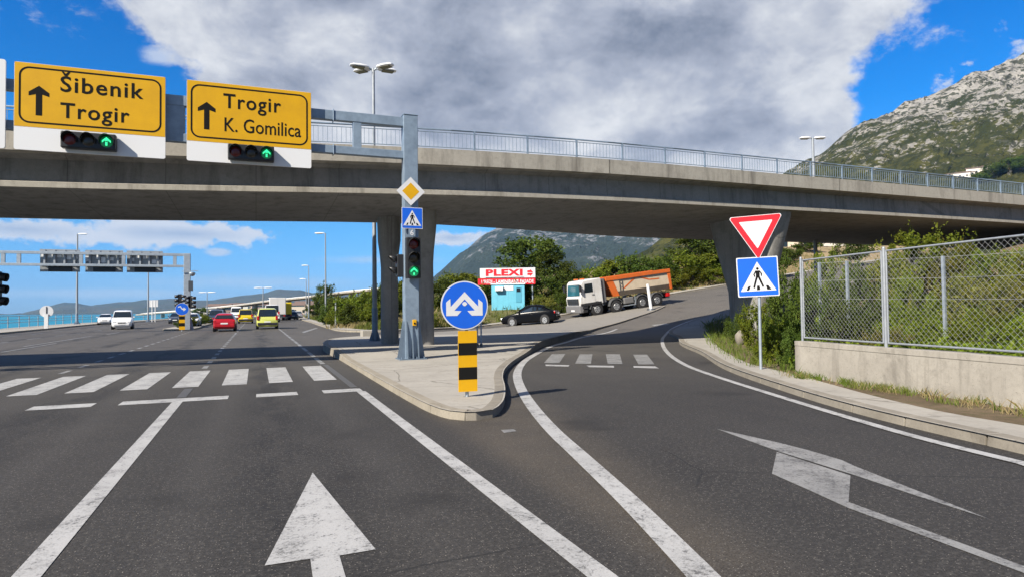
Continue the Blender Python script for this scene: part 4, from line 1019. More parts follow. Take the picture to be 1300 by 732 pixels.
# ------------------------------------------------------------------ mountains and far hills
def rock_mat(name, rock, rock2, veg_, veg2, zlo, zhi, sc_=1.0, bias=0.0, hw=.55, spots=0.0):
    m, g, b, ob = newmat(name, .95); b.inputs['Specular IOR Level'].default_value = .1
    sp = g.n('ShaderNodeSeparateXYZ'); g.link(ob, sp.inputs[0])
    h = g.rng(sp.outputs[2], zlo, zhi)
    n1 = g.noise(ob, .012 * sc_, 7, .68, .4); n2 = g.noise(ob, .055 * sc_, 6, .7, .3); n3 = g.noise(ob, .22 * sc_, 4, .7)
    f = g.math('ADD', g.math('ADD', g.math('MULTIPLY', h, hw), g.math('MULTIPLY', g.math('SUBTRACT', n1, .5), 1.5)), g.math('ADD', g.math('MULTIPLY', g.math('SUBTRACT', n2, .5), 1.5), g.math('MULTIPLY', g.math('SUBTRACT', n3, .5), .7)))
    geo = g.n('ShaderNodeNewGeometry'); sn = g.n('ShaderNodeSeparateXYZ'); g.link(geo.outputs['True Normal'], sn.inputs[0])
    f = g.math('ADD', f, g.math('MULTIPLY', g.math('SUBTRACT', .75, sn.outputs[2]), .35))
    rk = g.mix(g.rng(n2, .35, .65), rock, rock2); vg = g.mix(g.rng(n1, .4, .62), veg_, veg2); vg = g.mix(g.rng(n3, .45, .7, 0, .6), vg, tuple(x * .5 for x in veg_))
    c = g.mix(g.rng(f, .24 + bias, .40 + bias, 0, 1, True), vg, rk)
    if spots:
        n4 = g.noise(ob, .085, 3, .6, .2); n5 = g.noise(ob, .16, 3, .6); c = g.mix(g.rng(g.math('ADD', n4, g.math('MULTIPLY', g.math('SUBTRACT', n5, .5), .8)), .50, .55, 0, spots), c, tuple(x * .75 for x in veg_))
    g.link(c, b.inputs['Base Color']); bump(g, b, g.math('ADD', n2, g.math('MULTIPLY', n3, .4)), 1.0, 6 / sc_)
    return m
def mountain(name, ridge, Zr, Zb, zbase, m, nu=150, nv=46, amp=16, fr=.012, prof=1.25, label='', back=.35):
    """a range: ridge = [(px, y)] as the skyline seen from here at depth Zr (or (px, y, Z)); foot at depth Zb"""
    rid = [P(r[0], r[1], r[2] if len(r) > 2 else Zr) for r in ridge]; xs = [r[0] for r in ridge]; rows = []
    def interp(px):
        i = 0
        while i < len(xs) - 2 and px > xs[i + 1]: i += 1
        t = (px - xs[i]) / (xs[i + 1] - xs[i]); return rid[i].lerp(rid[i + 1], t)
    for j in range(nv + 1):
        v = j / nv; row = []
        for i in range(nu + 1):
            px = xs[0] + (xs[-1] - xs[0]) * i / nu; r = interp(px); d = Vector((r.x, r.y)); Z = d.length; dn = d / Z
            if v <= .8:
                q = v / .8; dist = Zb * Z / (Zr) * (1 - q) + Z * q; z = zbase + (r.z - zbase) * (q ** prof)
            else:
                q = (v - .8) / .2; dist = Z * (1 + back * q); z = r.z - (r.z - zbase) * q ** 1.3
            x, y = dn.x * dist, dn.y * dist
            nz = sum(mnoise.noise(Vector((x * fr * k, y * fr * k, z * fr * k * .6 + k))) / k ** .85 for k in (1, 2.1, 4.3, 8.7, 17))
            rg_ = 1 - abs(mnoise.noise(Vector((x * fr * .7, y * fr * .7, 5)))) * 2
            edge = min(1, v * 3) * (1 if v <= .8 else 1 - (v - .8) * 3)
            row.append((x + dn.y * nz * amp * .5, y - dn.x * nz * amp * .5, z + (nz + .5 * rg_ - .3) * amp * edge))
        rows.append(row)
    mb = MB(); mb.grid(rows); o = mb.build(name, m, smooth=None); return structure(o, label)
ROCK_R = rock_mat('karst_rock', (.36, .345, .315), (.19, .182, .168), (.030, .036, .012), (.075, .072, .018), 50, 300, 1.5, .16, .85, .85)
M1 = mountain('mountain', [(560, 420, 520), (700, 372, 560), (760, 352, 600), (830, 315, 640), (900, 275, 700), (960, 240, 740), (1010, 212, 760), (1050, 190, 780), (1100, 164, 800), (1150, 138, 820), (1200, 114, 840), (1250, 92, 860), (1300, 72, 880), (1360, 55, 890), (1450, 60, 900), (1600, 80, 900), (1800, 110, 900)], 860, 260, -4, ROCK_R, 240, 90, 15, .013, 1.15, label='limestone mountain with scrub slopes on the right')
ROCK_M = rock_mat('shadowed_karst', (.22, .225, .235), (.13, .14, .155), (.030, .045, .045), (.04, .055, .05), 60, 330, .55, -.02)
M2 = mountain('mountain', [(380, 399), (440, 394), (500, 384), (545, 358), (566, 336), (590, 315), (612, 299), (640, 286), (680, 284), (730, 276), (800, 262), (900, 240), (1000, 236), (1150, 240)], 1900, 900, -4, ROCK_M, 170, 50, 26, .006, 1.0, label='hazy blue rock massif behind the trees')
HILL = rock_mat('hill_scrub', (.14, .135, .12), (.11, .11, .10), (.055, .07, .045), (.09, .085, .06), 0, 500, .35, .3)
mountain('hills', [(-500, 392), (-300, 388), (-120, 399), (-60, 401), (0, 399.5), (29, 398.5), (51, 392), (80, 385.5), (96, 385.5), (115, 388), (143, 384.5), (180, 381), (197, 381.5), (223, 380), (260, 381), (309, 375.5), (331, 371.5), (353, 368), (381, 368.5), (397, 371.5), (429, 369), (447, 370), (500, 376), (560, 385), (640, 392)], 5200, 3800, -7, HILL, 220, 26, 24, .0026, .9, label='low blue hills across the bay')
HITS = {}
def hit(o, px, py):
    if o.name not in HITS:
        me = o.data; HITS[o.name] = BVHTree.FromPolygons([v.co for v in me.vertices], [list(p.vertices) for p in me.polygons])
    r = HITS[o.name].ray_cast(CAM, ray(px, py).normalized()); return r[0]
# ------------------------------------------------------------------ vehicles (local +x forward, origin on the ground at mid-length)
def paint(name, c, rough=.28, metal=0.0, coat=.5): return mat(name, c, rough, metal, .4, coat=coat, noise=(3, tuple(x * .86 for x in c), .6))
P_BLACK = mat('black_car_paint', (.004, .0045, .006), .22, 0, .14); P_RED = paint('red_car_paint', (.36, .008, .016)); P_WHITE = paint('white_car_paint', (.74, .75, .76)); P_GREEN = paint('lime_van_paint', (.62, .66, .16))
P_YEL = paint('yellow_van_paint', (.72, .56, .02)); P_SILV = paint('silver_car_paint', (.42, .44, .46), .3, .5); P_DARK = paint('dark_blue_car_paint', (.03, .04, .06)); P_ORG = mat('orange_truck_paint', (.60, .125, .018), .55, 0, .3, noise=(2.2, (.38, .10, .03), .7))
BEIGE = mat('beige_steel', (.56, .47, .35), .55, noise=(2, (.42, .35, .25), .8)); BEIGE_D = mat('dusty_beige_steel', (.36, .29, .21), .7, noise=(3, (.25, .20, .14), .8)); PLATE = mat('number_plate', (.7, .7, .7), .4)
SPEC = {
 # x, zlow, zbelt, ztop, half width at belt, half width of roof
 'sedan': dict(st=[(2.27, .34, .58, .60, .62, .52), (2.2, .24, .66, .69, .78, .66), (1.75, .2, .78, .82, .85, .75), (1.1, .2, .88, .92, .87, .78), (.95, .2, .9, .95, .87, .77), (.25, .2, .92, 1.36, .87, .60), (-.1, .2, .93, 1.42, .87, .60), (-.75, .2, .94, 1.41, .87, .60), (-1.15, .2, .95, 1.33, .87, .60), (-1.72, .22, .96, 1.0, .86, .72), (-2.1, .26, .93, .96, .82, .70), (-2.25, .36, .80, .82, .74, .62)], cab=(4, 5, 8, 9), wb=(1.33, -1.32), r=.31, pill=(-.42,)),
 'hatch': dict(st=[(1.93, .34, .6, .62, .6, .5), (1.85, .24, .7, .73, .74, .64), (1.4, .2, .85, .89, .80, .7), (.85, .2, .93, .97, .82, .72), (.15, .2, .95, 1.4, .82, .58), (-.3, .2, .96, 1.45, .82, .58), (-1.2, .2, .97, 1.42, .82, .57), (-1.5, .2, .97, 1.34, .81, .56), (-1.84, .24, .93, .98, .79, .68), (-1.93, .34, .76, .78, .74, .62)], cab=(3, 4, 7, 8), wb=(1.2, -1.2), r=.30, pill=(-.35,)),
 'van': dict(st=[(2.18, .34, .66, .68, .66, .56), (2.1, .24, .78, .82, .8, .7), (1.6, .2, .98, 1.03, .86, .76), (1.3, .2, 1.04, 1.1, .87, .77), (.6, .2, 1.08, 1.72, .88, .68), (.2, .2, 1.08, 1.8, .88, .69), (-1.7, .2, 1.08, 1.82, .88, .69), (-2.05, .22, 1.06, 1.76, .87, .68), (-2.16, .26, 1.0, 1.06, .86, .76), (-2.2, .34, .86, .9, .8, .7)], cab=(3, 4, 7, 8), wb=(1.35, -1.33), r=.31, pill=(-.15, -1.0)),
 'bigvan': dict(st=[(2.75, .36, .9, .95, .76, .66), (2.65, .26, 1.05, 1.12, .9, .8), (2.1, .24, 1.25, 1.32, .96, .86), (1.4, .24, 1.32, 2.2, .98, .78), (1.0, .24, 1.32, 2.38, .98, .8), (-2.5, .24, 1.32, 2.4, .98, .82), (-2.72, .26, 1.3, 2.34, .97, .82), (-2.76, .3, 1.2, 1.3, .95, .85)], cab=(2, 3, 6, 7), wb=(1.75, -1.75), r=.35, pill=(.2, -1.1)),
}
def ring_pts(s):
    x, zl, zb, zt, w, wt = s; cab = zt - zb > .2
    half = [(w * .84, zl), (w * .97, zl + .10), (w, zl + (zb - zl) * .5), (w * .99, zb - .06), (w * .95, zb), (wt + (.03 if cab else .0), zt - (.10 if cab else .01)), (wt * .82, zt - .012), (wt * .3, zt)]
    return [(x, y, z) for y, z in half] + [(x, -y, z) for y, z in reversed(half)]
def wheel(parent, x, y, r, w=.2, rim=True, rr=.66):
    sg = 1 if y > 0 else -1
    mb = MB(); mb.cyl((x, y - sg * w, r), (x, y, r), r, n=22); mb.cyl((x, y, r), (x, y + sg * .012, r), r * .96, r * .9, n=22)
    t = mb.build('wheel', RUB, parent, smooth=40, bevel=None)
    mb = MB(); n = 22; R0 = r * rr
    mb.cyl((x, y + sg * .008, r), (x, y + sg * .02, r), R0, R0 * .96, n=n); mb.build('rim', RIM, t, smooth=40)
    mb = MB()
    for k in range(5):
        a = 2 * PI * k / 5 + .3; mb.cyl((x + math.cos(a) * R0 * .62, y + sg * .02, r + math.sin(a) * R0 * .62), (x + math.cos(a) * R0 * .62, y + sg * .024, r + math.sin(a) * R0 * .62), R0 * .2, n=8)
    mb.cyl((x, y + sg * .02, r), (x, y + sg * .03, r), R0 * .2, n=10)
    mb.build('hub', DKSTEEL, t)
def car(kind, label, cat, loc, rz, p, group='road traffic', name=None, plate=True, roof=None, panel_van=False, extra=None):
    S = SPEC[kind]; st = S['st']; t = thing(name or {'sedan': 'parked_car', 'hatch': 'hatchback_car', 'van': 'small_van', 'bigvan': 'panel_van'}[kind], label, cat, loc, rz, group)
    mb = MB(); rows = [ring_pts(s) for s in st]; mb.grid(rows, True); n = len(rows[0]); mb.face(list(range(n))); k = len(mb.v) - n; mb.face(list(range(k, k + n)))
    mb.build('body', p, t, smooth=34, bevel=.015)
    a, b, c, d = S['cab']; fr, rf, re, bk = st[a], st[b], st[c], st[d]
    def glass(nm, pts): m_ = MB(); m_.poly(pts); o = m_.build(nm, GLASS, t); sm = o.modifiers.new('t', 'SOLIDIFY'); sm.thickness = .012; sm.offset = 1 if True else 0; return o
    def ws(lo, hi, nm, s):
        dx = .02 * s; z0, z1 = lo[3] + .03, hi[3] - .06
        x0 = lo[0] + (hi[0] - lo[0]) * .06 + dx; x1 = lo[0] + (hi[0] - lo[0]) * .93 + dx
        m_ = MB(); e = .018
        m_.poly([(x0, -(lo[4] * .86), z0 + e), (x0, lo[4] * .86, z0 + e), (x1, hi[5] * .95, z1 + e), (x1, -hi[5] * .95, z1 + e)]); m_.build(nm, GLASS, t)
    ws(fr, rf, 'windscreen', 1); ws(bk, re, 'rear_window', -1)
    def lerp_st(x):
        for s0, s1 in zip(st[:-1], st[1:]):
            if s0[0] >= x >= s1[0]: q = (s0[0] - x) / (s0[0] - s1[0]); return [u + (v - u) * q for u, v in zip(s0, s1)]
        return st[-1]
    edges = [rf[0] + (fr[0] - rf[0]) * .62] + list(S['pill']) + [re[0] + (bk[0] - re[0]) * .3]
    if panel_van: edges = edges[:2]
    for sg in (1, -1):
        for x0, x1 in zip(edges[:-1], edges[1:]):
            q = []
            for x in (x0 - .04, x1 + .04):
                s = lerp_st(x); zt = s[3] - .13; f = lambda z: (s[4] * .95 + (s[5] + .03 - s[4] * .95) * (z - s[2]) / max(s[3] - .10 - s[2], .05)) + .012
                q.append([(x, sg * f(s[2] + .03), s[2] + .03), (x, sg * f(max(zt, s[2] + .06)), max(zt, s[2] + .06))])
            m_ = MB(); m_.poly([q[0][0], q[1][0], q[1][1], q[0][1]]); m_.build('side_window', GLASS, t)
        s = lerp_st(edges[0]); m_ = MB(); m_.box((edges[0] + .05, sg * (s[4] + .09), s[2] + .07), (.09, .17, .12)); m_.build('wing_mirror', p if kind != 'bigvan' else PLASTIC, t, bevel=.025)
        for x in S['wb']:
            w = lerp_st(x)[4]; m_ = MB(); m_.cyl((x, sg * (w - .12), S['r'] + .02), (x, sg * (w + .004), S['r'] + .02), S['r'] + .065, n=22); m_.build('wheel_arch', PLASTIC, t)
            wheel(t, x, sg * (w + .012), S['r'])
        f0, f1 = st[1], st[0]; r0 = st[-2]
        m_ = MB(); m_.box((f0[0] - .0, sg * f0[4] * .74, f0[2] - .08), (.16, f0[4] * .34, .14)); m_.build('headlight', LAMPW, t, bevel=.03)
        zz = r0[2] - .12; hh = .16
        if kind in ('van', 'bigvan'): zz, hh = r0[2] - .02, .34
        m_ = MB(); m_.box((r0[0] - .03, sg * r0[4] * .88, zz), (.12, r0[4] * .22, hh)); m_.build('tail_light', LAMPR, t, bevel=.02)
        m_ = MB(); q = (edges[0] + edges[1]) / 2; m_.box((edges[1] + .12, sg * (lerp_st(edges[1])[4] + .008), st[4][2] - .12), (.14, .02, .03)); m_.build('door_handle', PLASTIC, t)
    m_ = MB(); m_.box((st[0][0] + .01, 0, st[0][1] + .12), (.10, st[0][4] * 1.9, .2)); m_.build('front_bumper', p, t, bevel=.04)
    m_ = MB(); m_.box((st[0][0] + .03, 0, st[0][2] - .04), (.06, st[0][4] * 1.0, .1)); m_.build('grille', PLASTIC, t, bevel=.015)
    m_ = MB(); m_.box((st[-1][0] - .0, 0, st[-1][1] + .12), (.12, st[-1][4] * 2.0, .22)); m_.build('rear_bumper', PLASTIC if kind in ('van', 'bigvan') else p, t, bevel=.04)
    for x, sg in ((st[0][0] + .066, 1), (st[-1][0] - .066, -1)):
        m_ = MB(); m_.box((x, 0, (st[0][1] if sg > 0 else st[-1][1]) + (.14 if sg > 0 else .30 if kind != 'sedan' else .36)), (.015, .52, .11)); m_.build('number_plate', PLATE, t)
    return t
def place_pair(pa, pxb, L):
    """near wheels touch the road at pixel pa and at column pxb, wheelbase L: the farther solution"""
    A = GH(*pa); best = None
    for k in range(-900, 900):
        an = math.radians(k / 10); B = (A.x + L * math.cos(an), A.y + L * math.sin(an)); z = H(*B)
        v = R.transposed() @ (Vector((B[0], B[1], z)) - CAM); e = abs(650 + F * v.x / -v.z - pxb)
        if best is None or e < best[0] - 1e-6:
            best = (e, an, B)
    return A, best[1]
def orient(t, front, rear_dir, wid, off):
    """put the local point (off, wid, 0) at `front`, heading opposite to rear_dir (angle), pitched to the slope"""
    fx, fy = -math.cos(rear_dir), -math.sin(rear_dir); a = Vector((front.x, front.y, H(front.x, front.y))); b = Vector((front.x - fx * 6, front.y - fy * 6, H(front.x - fx * 6, front.y - fy * 6)))
    X = (a - b).normalized(); Y = Vector((0, 0, 1)).cross(X).normalized(); Z = X.cross(Y)
    m3 = Matrix((X, Y, Z)).transposed(); o = a - m3 @ Vector((off, wid, 0)); t.matrix_world = Matrix.Translation(o) @ m3.to_4x4()
A, an = place_pair((650, 414.7), 692.6, 2.65)
t = car('sedan', 'black sedan coming down the side road beside the billboard', 'car', (0, 0, 0), 0, P_BLACK, name='sedan_car'); orient(t, A, an, .87, 1.33); t.matrix_world = t.matrix_world @ Matrix.Diagonal((.97, 1, 1.13, 1))

P_TRUCK = mat('dusty_white_cab', (.60, .60, .59), .45, 0, .35, noise=(1.3, (.44, .42, .385), .8))
def dump_truck():
    t = thing('tipper_truck', 'four-axle tipper truck with a white cab and orange and beige tipping body', 'truck', (0, 0, 0), 0, 'road traffic')
    W = 1.24
    # cab, front at x = 0, everything runs back to x = -8.6
    mb = MB(); pr = [(-.02, .95), (.0, 1.62), (-.10, 1.75), (-.22, 2.72), (-.42, 2.93), (-2.0, 3.0), (-2.08, 2.9), (-2.08, .98), (-1.9, .95)]
    mb.prism([(x, -W, z) for x, z in pr], (0, 2 * W, 0)); c = mb.build('cab', P_TRUCK, t, smooth=25, bevel=.06)
    mb = MB(); mb.poly([(-.085, -1.06, 1.78), (-.085, 1.06, 1.78), (-.205, .98, 2.66), (-.205, -.98, 2.66)]); o = mb.build('windscreen', mat('tinted_windscreen', (.02, .09, .12), .06, 0, .8), c); o.location.x = .012
    for sg in (1, -1):
        d = MB(); d.prism([(-.30, sg * (W + .004), 1.15), (-1.35, sg * (W + .004), 1.15), (-1.35, sg * (W + .004), 2.8), (-.42, sg * (W + .004), 2.8), (-.30, sg * (W + .004), 1.9)], (0, sg * .012, 0)); dd = d.build('door', P_TRUCK, c, bevel=.01)
        d = MB(); d.poly([(-.42, sg * (W + .022), 1.95), (-1.22, sg * (W + .022), 1.95), (-1.22, sg * (W + .022), 2.66), (-.52, sg * (W + .022), 2.66)]); d.build('side_window', GLASS, dd)
        d = MB(); d.box((-1.2, sg * (W + .03), 1.75), (.2, .03, .05)); d.build('handle', PLASTIC, dd)
        m_ = MB(); m_.box((-.02, sg * (W + .16), 2.35), (.14, .2, .55)); m_.bar((-.15, sg * W, 2.62), (-.05, sg * (W + .2), 2.6), .03, .03); m_.build('wing_mirror', PLASTIC, c, bevel=.03)
        m_ = MB(); m_.box((.03, sg * .93, .82), (.16, .5, .34)); m_.build('headlight', mat('truck_lamp', (.45, .43, .40), .2, .3), t, bevel=.04)
        m_ = MB(); m_.bb(-1.9, -.02, sg * W - .02, sg * W + .02, .96, 1.14); m_.build('side_skirt', PLASTIC, c)
        m_ = MB(); m_.bb(-.55, -.15, sg * W - .1, sg * W + .015, .42, .62); m_.bb(-.6, -.12, sg * W - .1, sg * W + .015, .72, .9); m_.build('step', PLASTIC, t, bevel=.02)
    mb = MB(); mb.bb(.0, .06, -.95, .95, 1.1, 1.56); g_ = mb.build('grille', PLASTIC, c, bevel=.02)
    for k in range(4):
        mb = MB(); mb.bb(.06, .085, -.9, .9, 1.14 + k * .11, 1.19 + k * .11); mb.build('slat', DKSTEEL, g_)
    mb = MB(); mb.bb(-.25, .12, -W, W, .42, 1.0); mb.build('bumper', mat('bumper_grey', (.16, .16, .165), .55), t, bevel=.05)
    mb = MB(); mb.bb(.115, .13, -.3, .3, .55, .68); mb.build('number_plate', PLATE, t)
    for y in (-.7, -.35, .35, .7):
        mb = MB(); mb.box((-.75, y, 3.05), (.16, .22, .10)); mb.build('roof_marker', P_ORG, c, bevel=.02)
    mb = MB(); mb.bb(-2.45, -2.12, -1.1, 1.1, 1.0, 2.9); mb.build('air_stack', mat('stack_grey', (.12, .12, .125), .6), t, bevel=.03)
    mb = MB()
    for y in (-.45, .45): mb.bb(-8.4, -.5, y - .06, y + .06, .72, 1.05)
    for x in (-2.6, -4.4, -6.5, -8.3): mb.bb(x - .05, x + .05, -.45, .45, .76, 1.0)
    mb.build('chassis', DKSTEEL, t)
    for x in (-1.45, -3.25, -5.75, -7.2):
        for sg in (1, -1):
            wheel(t, x, sg * 1.2, .52, .34, True, .52)
            m_ = MB(); rows = []
            for rr, yy in ((.60, .0), (.60, .42), (.66, .42), (.66, 0)):
                rows.append([(x + rr * math.cos(math.radians(a)), sg * (1.24 - yy), .54 + rr * math.sin(math.radians(a))) for a in range(8, 173, 15)])
            m_.grid(rows + [rows[0]]); m_.build('mudguard', mat('mudguard_grey', (.075, .078, .082), .6), t, smooth=40)
    for sg in (1, -1):
        m_ = MB(); m_.bb(-5.0, -4.05, sg * 1.15 - .3 * (sg > 0), sg * 1.15 + .3 * (sg < 0), .6, 1.12); m_.build('fuel_tank', mat('tank_grey', (.2, .2, .2), .5, .4), t, bevel=.08)
        m_ = MB(); m_.bb(-5.1, -3.9, sg * 1.2 - .02, sg * 1.2 + .02, .45, .52); m_.bb(-5.1, -5.04, sg * 1.2 - .02, sg * 1.2 + .02, .52, 1.2); m_.build('side_guard', STEEL, t)
    mb = MB(); mb.bb(-8.5, -8.42, -1.15, 1.15, .55, .72); mb.build('rear_bar', DKSTEEL, t)
    mb = MB(); mb.bb(-8.55, -8.35, -1.15, 1.15, .72, 1.0); mb.build('tail_lamp_bar', LAMPR, t)
    # tipping body, tilted a little up at the back
    bd = bpy.data.objects.new('tipping_body', None); bd.empty_display_size = .3; col.objects.link(bd); bd.parent = t
    yb, yt = 1.05, 1.25; x0t, x0b, x1 = -2.55, -3.35, -8.75; zb, zm, zt = 1.32, 1.72, 2.86
    mb = MB()
    for sg in (1, -1):
        mb.poly([(x0b + .1, sg * yb, zb), (x1 + .12, sg * yb, zb), (x1 + .12, sg * yt, zm), (x0b + .3, sg * yt, zm)])
    mb.poly([(x0b, -yb, zb), (x0b, yb, zb), (x1, yb, zb), (x1, -yb, zb)]); mb.build('lower_panel', BEIGE_D, bd)
    mb = MB()
    for sg in (1, -1): mb.prism([(x0b + .3, sg * yt, zm), (x1 + .12, sg * yt, zm), (x1 + .12, sg * yt, zt - .02), (x0t - .05, sg * yt, zt - .02)], (0, -sg * .05, 0))
    mb.build('side_panel', BEIGE, bd)
    mb = MB()
    for sg in (1, -1):
        y = sg * (yt + .015)
        mb.bar((x0t + .1, y, zt - .06), (x1, y, zt - .02), .10, .30)
        mb.prism([(x0t + .12, y, zt), (x0b + .25, y, zb + .02), (x0b - .28, y, zb + .02), (x0t - .55, y, zt)], (0, -sg * .09, 0))
        mb.prism([(x1 + .34, y, zt), (x1 - .02, y, zt), (x1 - .05, y, zb - .05), (x1 + .15, y, zb - .05)], (0, -sg * .09, 0))
    mb.poly([(x0t, -yt, zt + .12), (x0t, yt, zt + .12), (x0b, yb, zb), (x0b, -yb, zb)]); mb.prism([(x1, -yt, zb), (x1, yt, zb), (x1, yt, zt), (x1, -yt, zt)], (.06, 0, 0)); mb.bb(-2.75, -2.0, -1.0, 1.0, zt - .1, zt + .1)
    mb.build('orange_frame', P_ORG, bd, bevel=.02)
    for sg in (1, -1):
        mb = MB(); y = sg * (yt + .004); e = (0, sg * .006, 0)
        for q in ([(-3.95, zm + .15), (-4.15, zm + .15), (-5.35, zt - .26), (-5.15, zt - .22)], [(-5.1, zt - .22), (-5.7, zt - .30), (-6.6, zt - .58), (-7.6, zt - .62), (-7.6, zt - .52), (-6.6, zt - .48), (-5.8, zt - .20)]): mb.prism([(x, y, z) for x, z in q], e)
        mb.build('stripe', P_ORG, bd)
        mb = MB(); mb.bb(-8.4, -3.7, sg * (yt + .02) - .02, sg * (yt + .02) + .02, zt - .30, zt - .25); mb.build('dark_rib', DKSTEEL, bd)
        mb = MB()
        for x in (-3.72, -3.98): mb.bar((x, sg * (yt + .05), zm - .1), (x, sg * (yt + .05), zt - .25), .03, .03)
        for k in range(3): mb.bar((-3.72, sg * (yt + .05), zm + .1 + k * .27), (-3.98, sg * (yt + .05), zm + .1 + k * .27), .025, .025)
        mb.build('ladder', DKSTEEL, bd)
    return t
t = dump_truck(); A, an = place_pair((759.5, 400.6), 836, 5.75); orient(t, A, an, 1.21, -1.45)

def on_road(px, py): p = G(px, py); return (p.x, p.y, 0)
def lane(px, py, rz, *a, **k): return car(*a[:3], on_road(px, py), rz, *a[3:], **k)
UP = PI / 2
lane(286, 419.5, UP, 'hatch', 'red hatchback driving away beside the median', 'car', P_RED)
lane(339, 416.5, UP, 'van', 'lime yellow van driving away in the right lane', 'van', P_GREEN, panel_van=True)
lane(156, 417.0, -UP + .12, 'van', 'white van coming towards us on the seaward carriageway', 'van', P_WHITE)
lane(312, 409.8, UP, 'van', 'yellow delivery van far ahead between the red car and the lime van', 'van', P_YEL, panel_van=True)
lane(345, 408.2, UP, 'bigvan', 'tall white van just ahead of the lime yellow van', 'van', P_WHITE, panel_van=True)
lane(243, 415.0, -UP, 'hatch', 'white car waiting just behind the median bollard sign', 'car', P_WHITE)
lane(224, 410.0, -UP, 'hatch', 'small dark car on the far side of the median sign', 'car', P_DARK)
lane(134, 411.5, -UP + .12, 'hatch', 'white car half hidden behind the oncoming white van', 'car', P_WHITE)
lane(300, 405.2, -UP, 'bigvan', 'distant oncoming white van with red sides left of the yellow van', 'van', P_WHITE)
lane(275, 410.5, -UP, 'van', 'dark van half hidden behind the red hatchback', 'van', P_DARK)
lane(370, 405.3, UP + .1, 'hatch', 'dark car far ahead on the right bend', 'car', P_DARK)
lane(367, 404.0, UP + .1, 'van', 'dark grey van ahead of the far dark car', 'van', P_SILV)
lane(377, 403.6, UP + .1, 'hatch', 'silver car farthest along the bending road', 'car', P_SILV)
def box_truck(px, py, rz, label, cp, bp_, L=6.0, hh=3.6, w=2.4):
    t = thing('box_truck', label, 'truck', on_road(px, py), rz, 'road traffic')
    mb = MB(); mb.bb(-L / 2, L / 2 - 1.9, -w / 2, w / 2, .95, hh); mb.build('cargo_box', bp_, t, bevel=.04)
    mb = MB(); mb.bb(-L / 2 - .02, -L / 2 - .005, -w / 2 + .08, -.02, 1.05, hh - .1); mb.bb(-L / 2 - .02, -L / 2 - .005, .02, w / 2 - .08, 1.05, hh - .1); mb.build('rear_doors', bp_, t, bevel=.01)
    mb = MB(); mb.prism([(L / 2 - 1.8, -1.05, .6), (L / 2, -1.05, .6), (L / 2, -1.05, 1.5), (L / 2 - .25, -1.05, 2.5), (L / 2 - 1.8, -1.05, 2.6)], (0, 2.1, 0)); c = mb.build('cab', cp, t, bevel=.05)
    mb = MB(); mb.poly([(L / 2 + .0, -.9, 1.55), (L / 2 + .0, .9, 1.55), (L / 2 - .22, .85, 2.4), (L / 2 - .22, -.85, 2.4)]); o = mb.build('windscreen', GLASS, c); o.location.x = .015
    mb = MB(); mb.bb(-L / 2, L / 2 - .4, -.5, .5, .6, .9); mb.build('chassis', DKSTEEL, t)
    mb = MB(); mb.bb(-L / 2 - .06, -L / 2 + .04, -1.1, 1.1, .5, .66); mb.build('bumper', DKSTEEL, t)
    for sg in (1, -1):
        mb = MB(); mb.box((-L / 2 - .05, sg * .95, .78), (.05, .28, .12)); mb.build('tail_light', LAMPR, t)
        for x in (L / 2 - 1.0, -L / 2 + 1.4): wheel(t, x, sg * 1.08, .46, .28, True, .55)
    return t
box_truck(352, 406.2, UP, 'large white box truck in front of the tall white van', P_WHITE, mat('grey_box', (.55, .55, .54), .5))
box_truck(359.5, 405.6, UP + .05, 'yellow box truck on the right ahead of the white box truck', P_YEL, P_YEL, 5.5, 2.9, 2.2)
# ------------------------------------------------------------------ street lamps
def lamp_head(t, c, d, L=.75, w=.30, nm='lamp_head'):
    """flat luminaire from c along direction d"""
    d = Vector(d).normalized(); u = Vector((0, 0, 1)).cross(d).normalized(); c = Vector(c); mb = MB(); rows = []
    for s, ww, hh in ((0, .3, .5), (.12, .75, .85), (.45, 1, 1), (.85, .9, .85), (1, .55, .4)):
        p = c + d * L * s; rows.append([p + u * (w / 2 * ww * math.cos(a)) + Vector((0, 0, .11 * hh * max(math.sin(a), -.25))) for a in [2 * PI * k / 14 for k in range(14)]])
    mb.grid(rows, True); mb.face(list(range(14))); k = len(mb.v) - 14; mb.face(list(range(k, k + 14))); h = mb.build(nm, WHITE, t, smooth=50)
    mb = MB(); p = c + d * L * .55; mb.prism([p + u * sx * w * .38 + d * sy * L * .3 + Vector((0, 0, -.035)) for sx, sy in ((-1, -1), (1, -1), (1, 1), (-1, 1))], (0, 0, -.03)); mb.build('glass_cover', mat('lamp_glass', (.16, .15, .12), .25), h)
def lamp(loc, h, label, heads, r=.09, cat='street lamp', base=True):
    t = thing('street_lamp', label, cat, loc, 0, 'street lamps')
    mb = MB(); mb.cyl((0, 0, .0), (0, 0, h * .12), r * 1.25, r * 1.2, 12); mb.build('base', STEEL_B, t, smooth=50)
    mb = MB(); mb.cyl((0, 0, h * .12), (0, 0, h), r, r * .6, 12); mb.build('pole', STEEL_L, t, smooth=50)
    if base:
        mb = MB(); mb.bb(-r * 2.6, r * 2.6, -r * 2.6, r * 2.6, 0, .03)
        for k in range(8):
            a = k * PI / 4; d = Vector((math.cos(a), math.sin(a), 0)); n = Vector((-d.y, d.x, 0)) * .008
            mb.prism([d * r + n + Vector((0, 0, .03)), d * r * 2.5 + n + Vector((0, 0, .03)), d * r + n + Vector((0, 0, .5))], n * -2)
        mb.build('flange', STEEL_B, t)
    for c, d, L, w in heads:
        a = MB(); a.bar((0, 0, h - .08), Vector(c) + Vector((0, 0, h - .02)), .05, .05); a.build('arm', STEEL, t); lamp_head(t, Vector(c) + Vector((0, 0, h)), d, L, w)
    return t
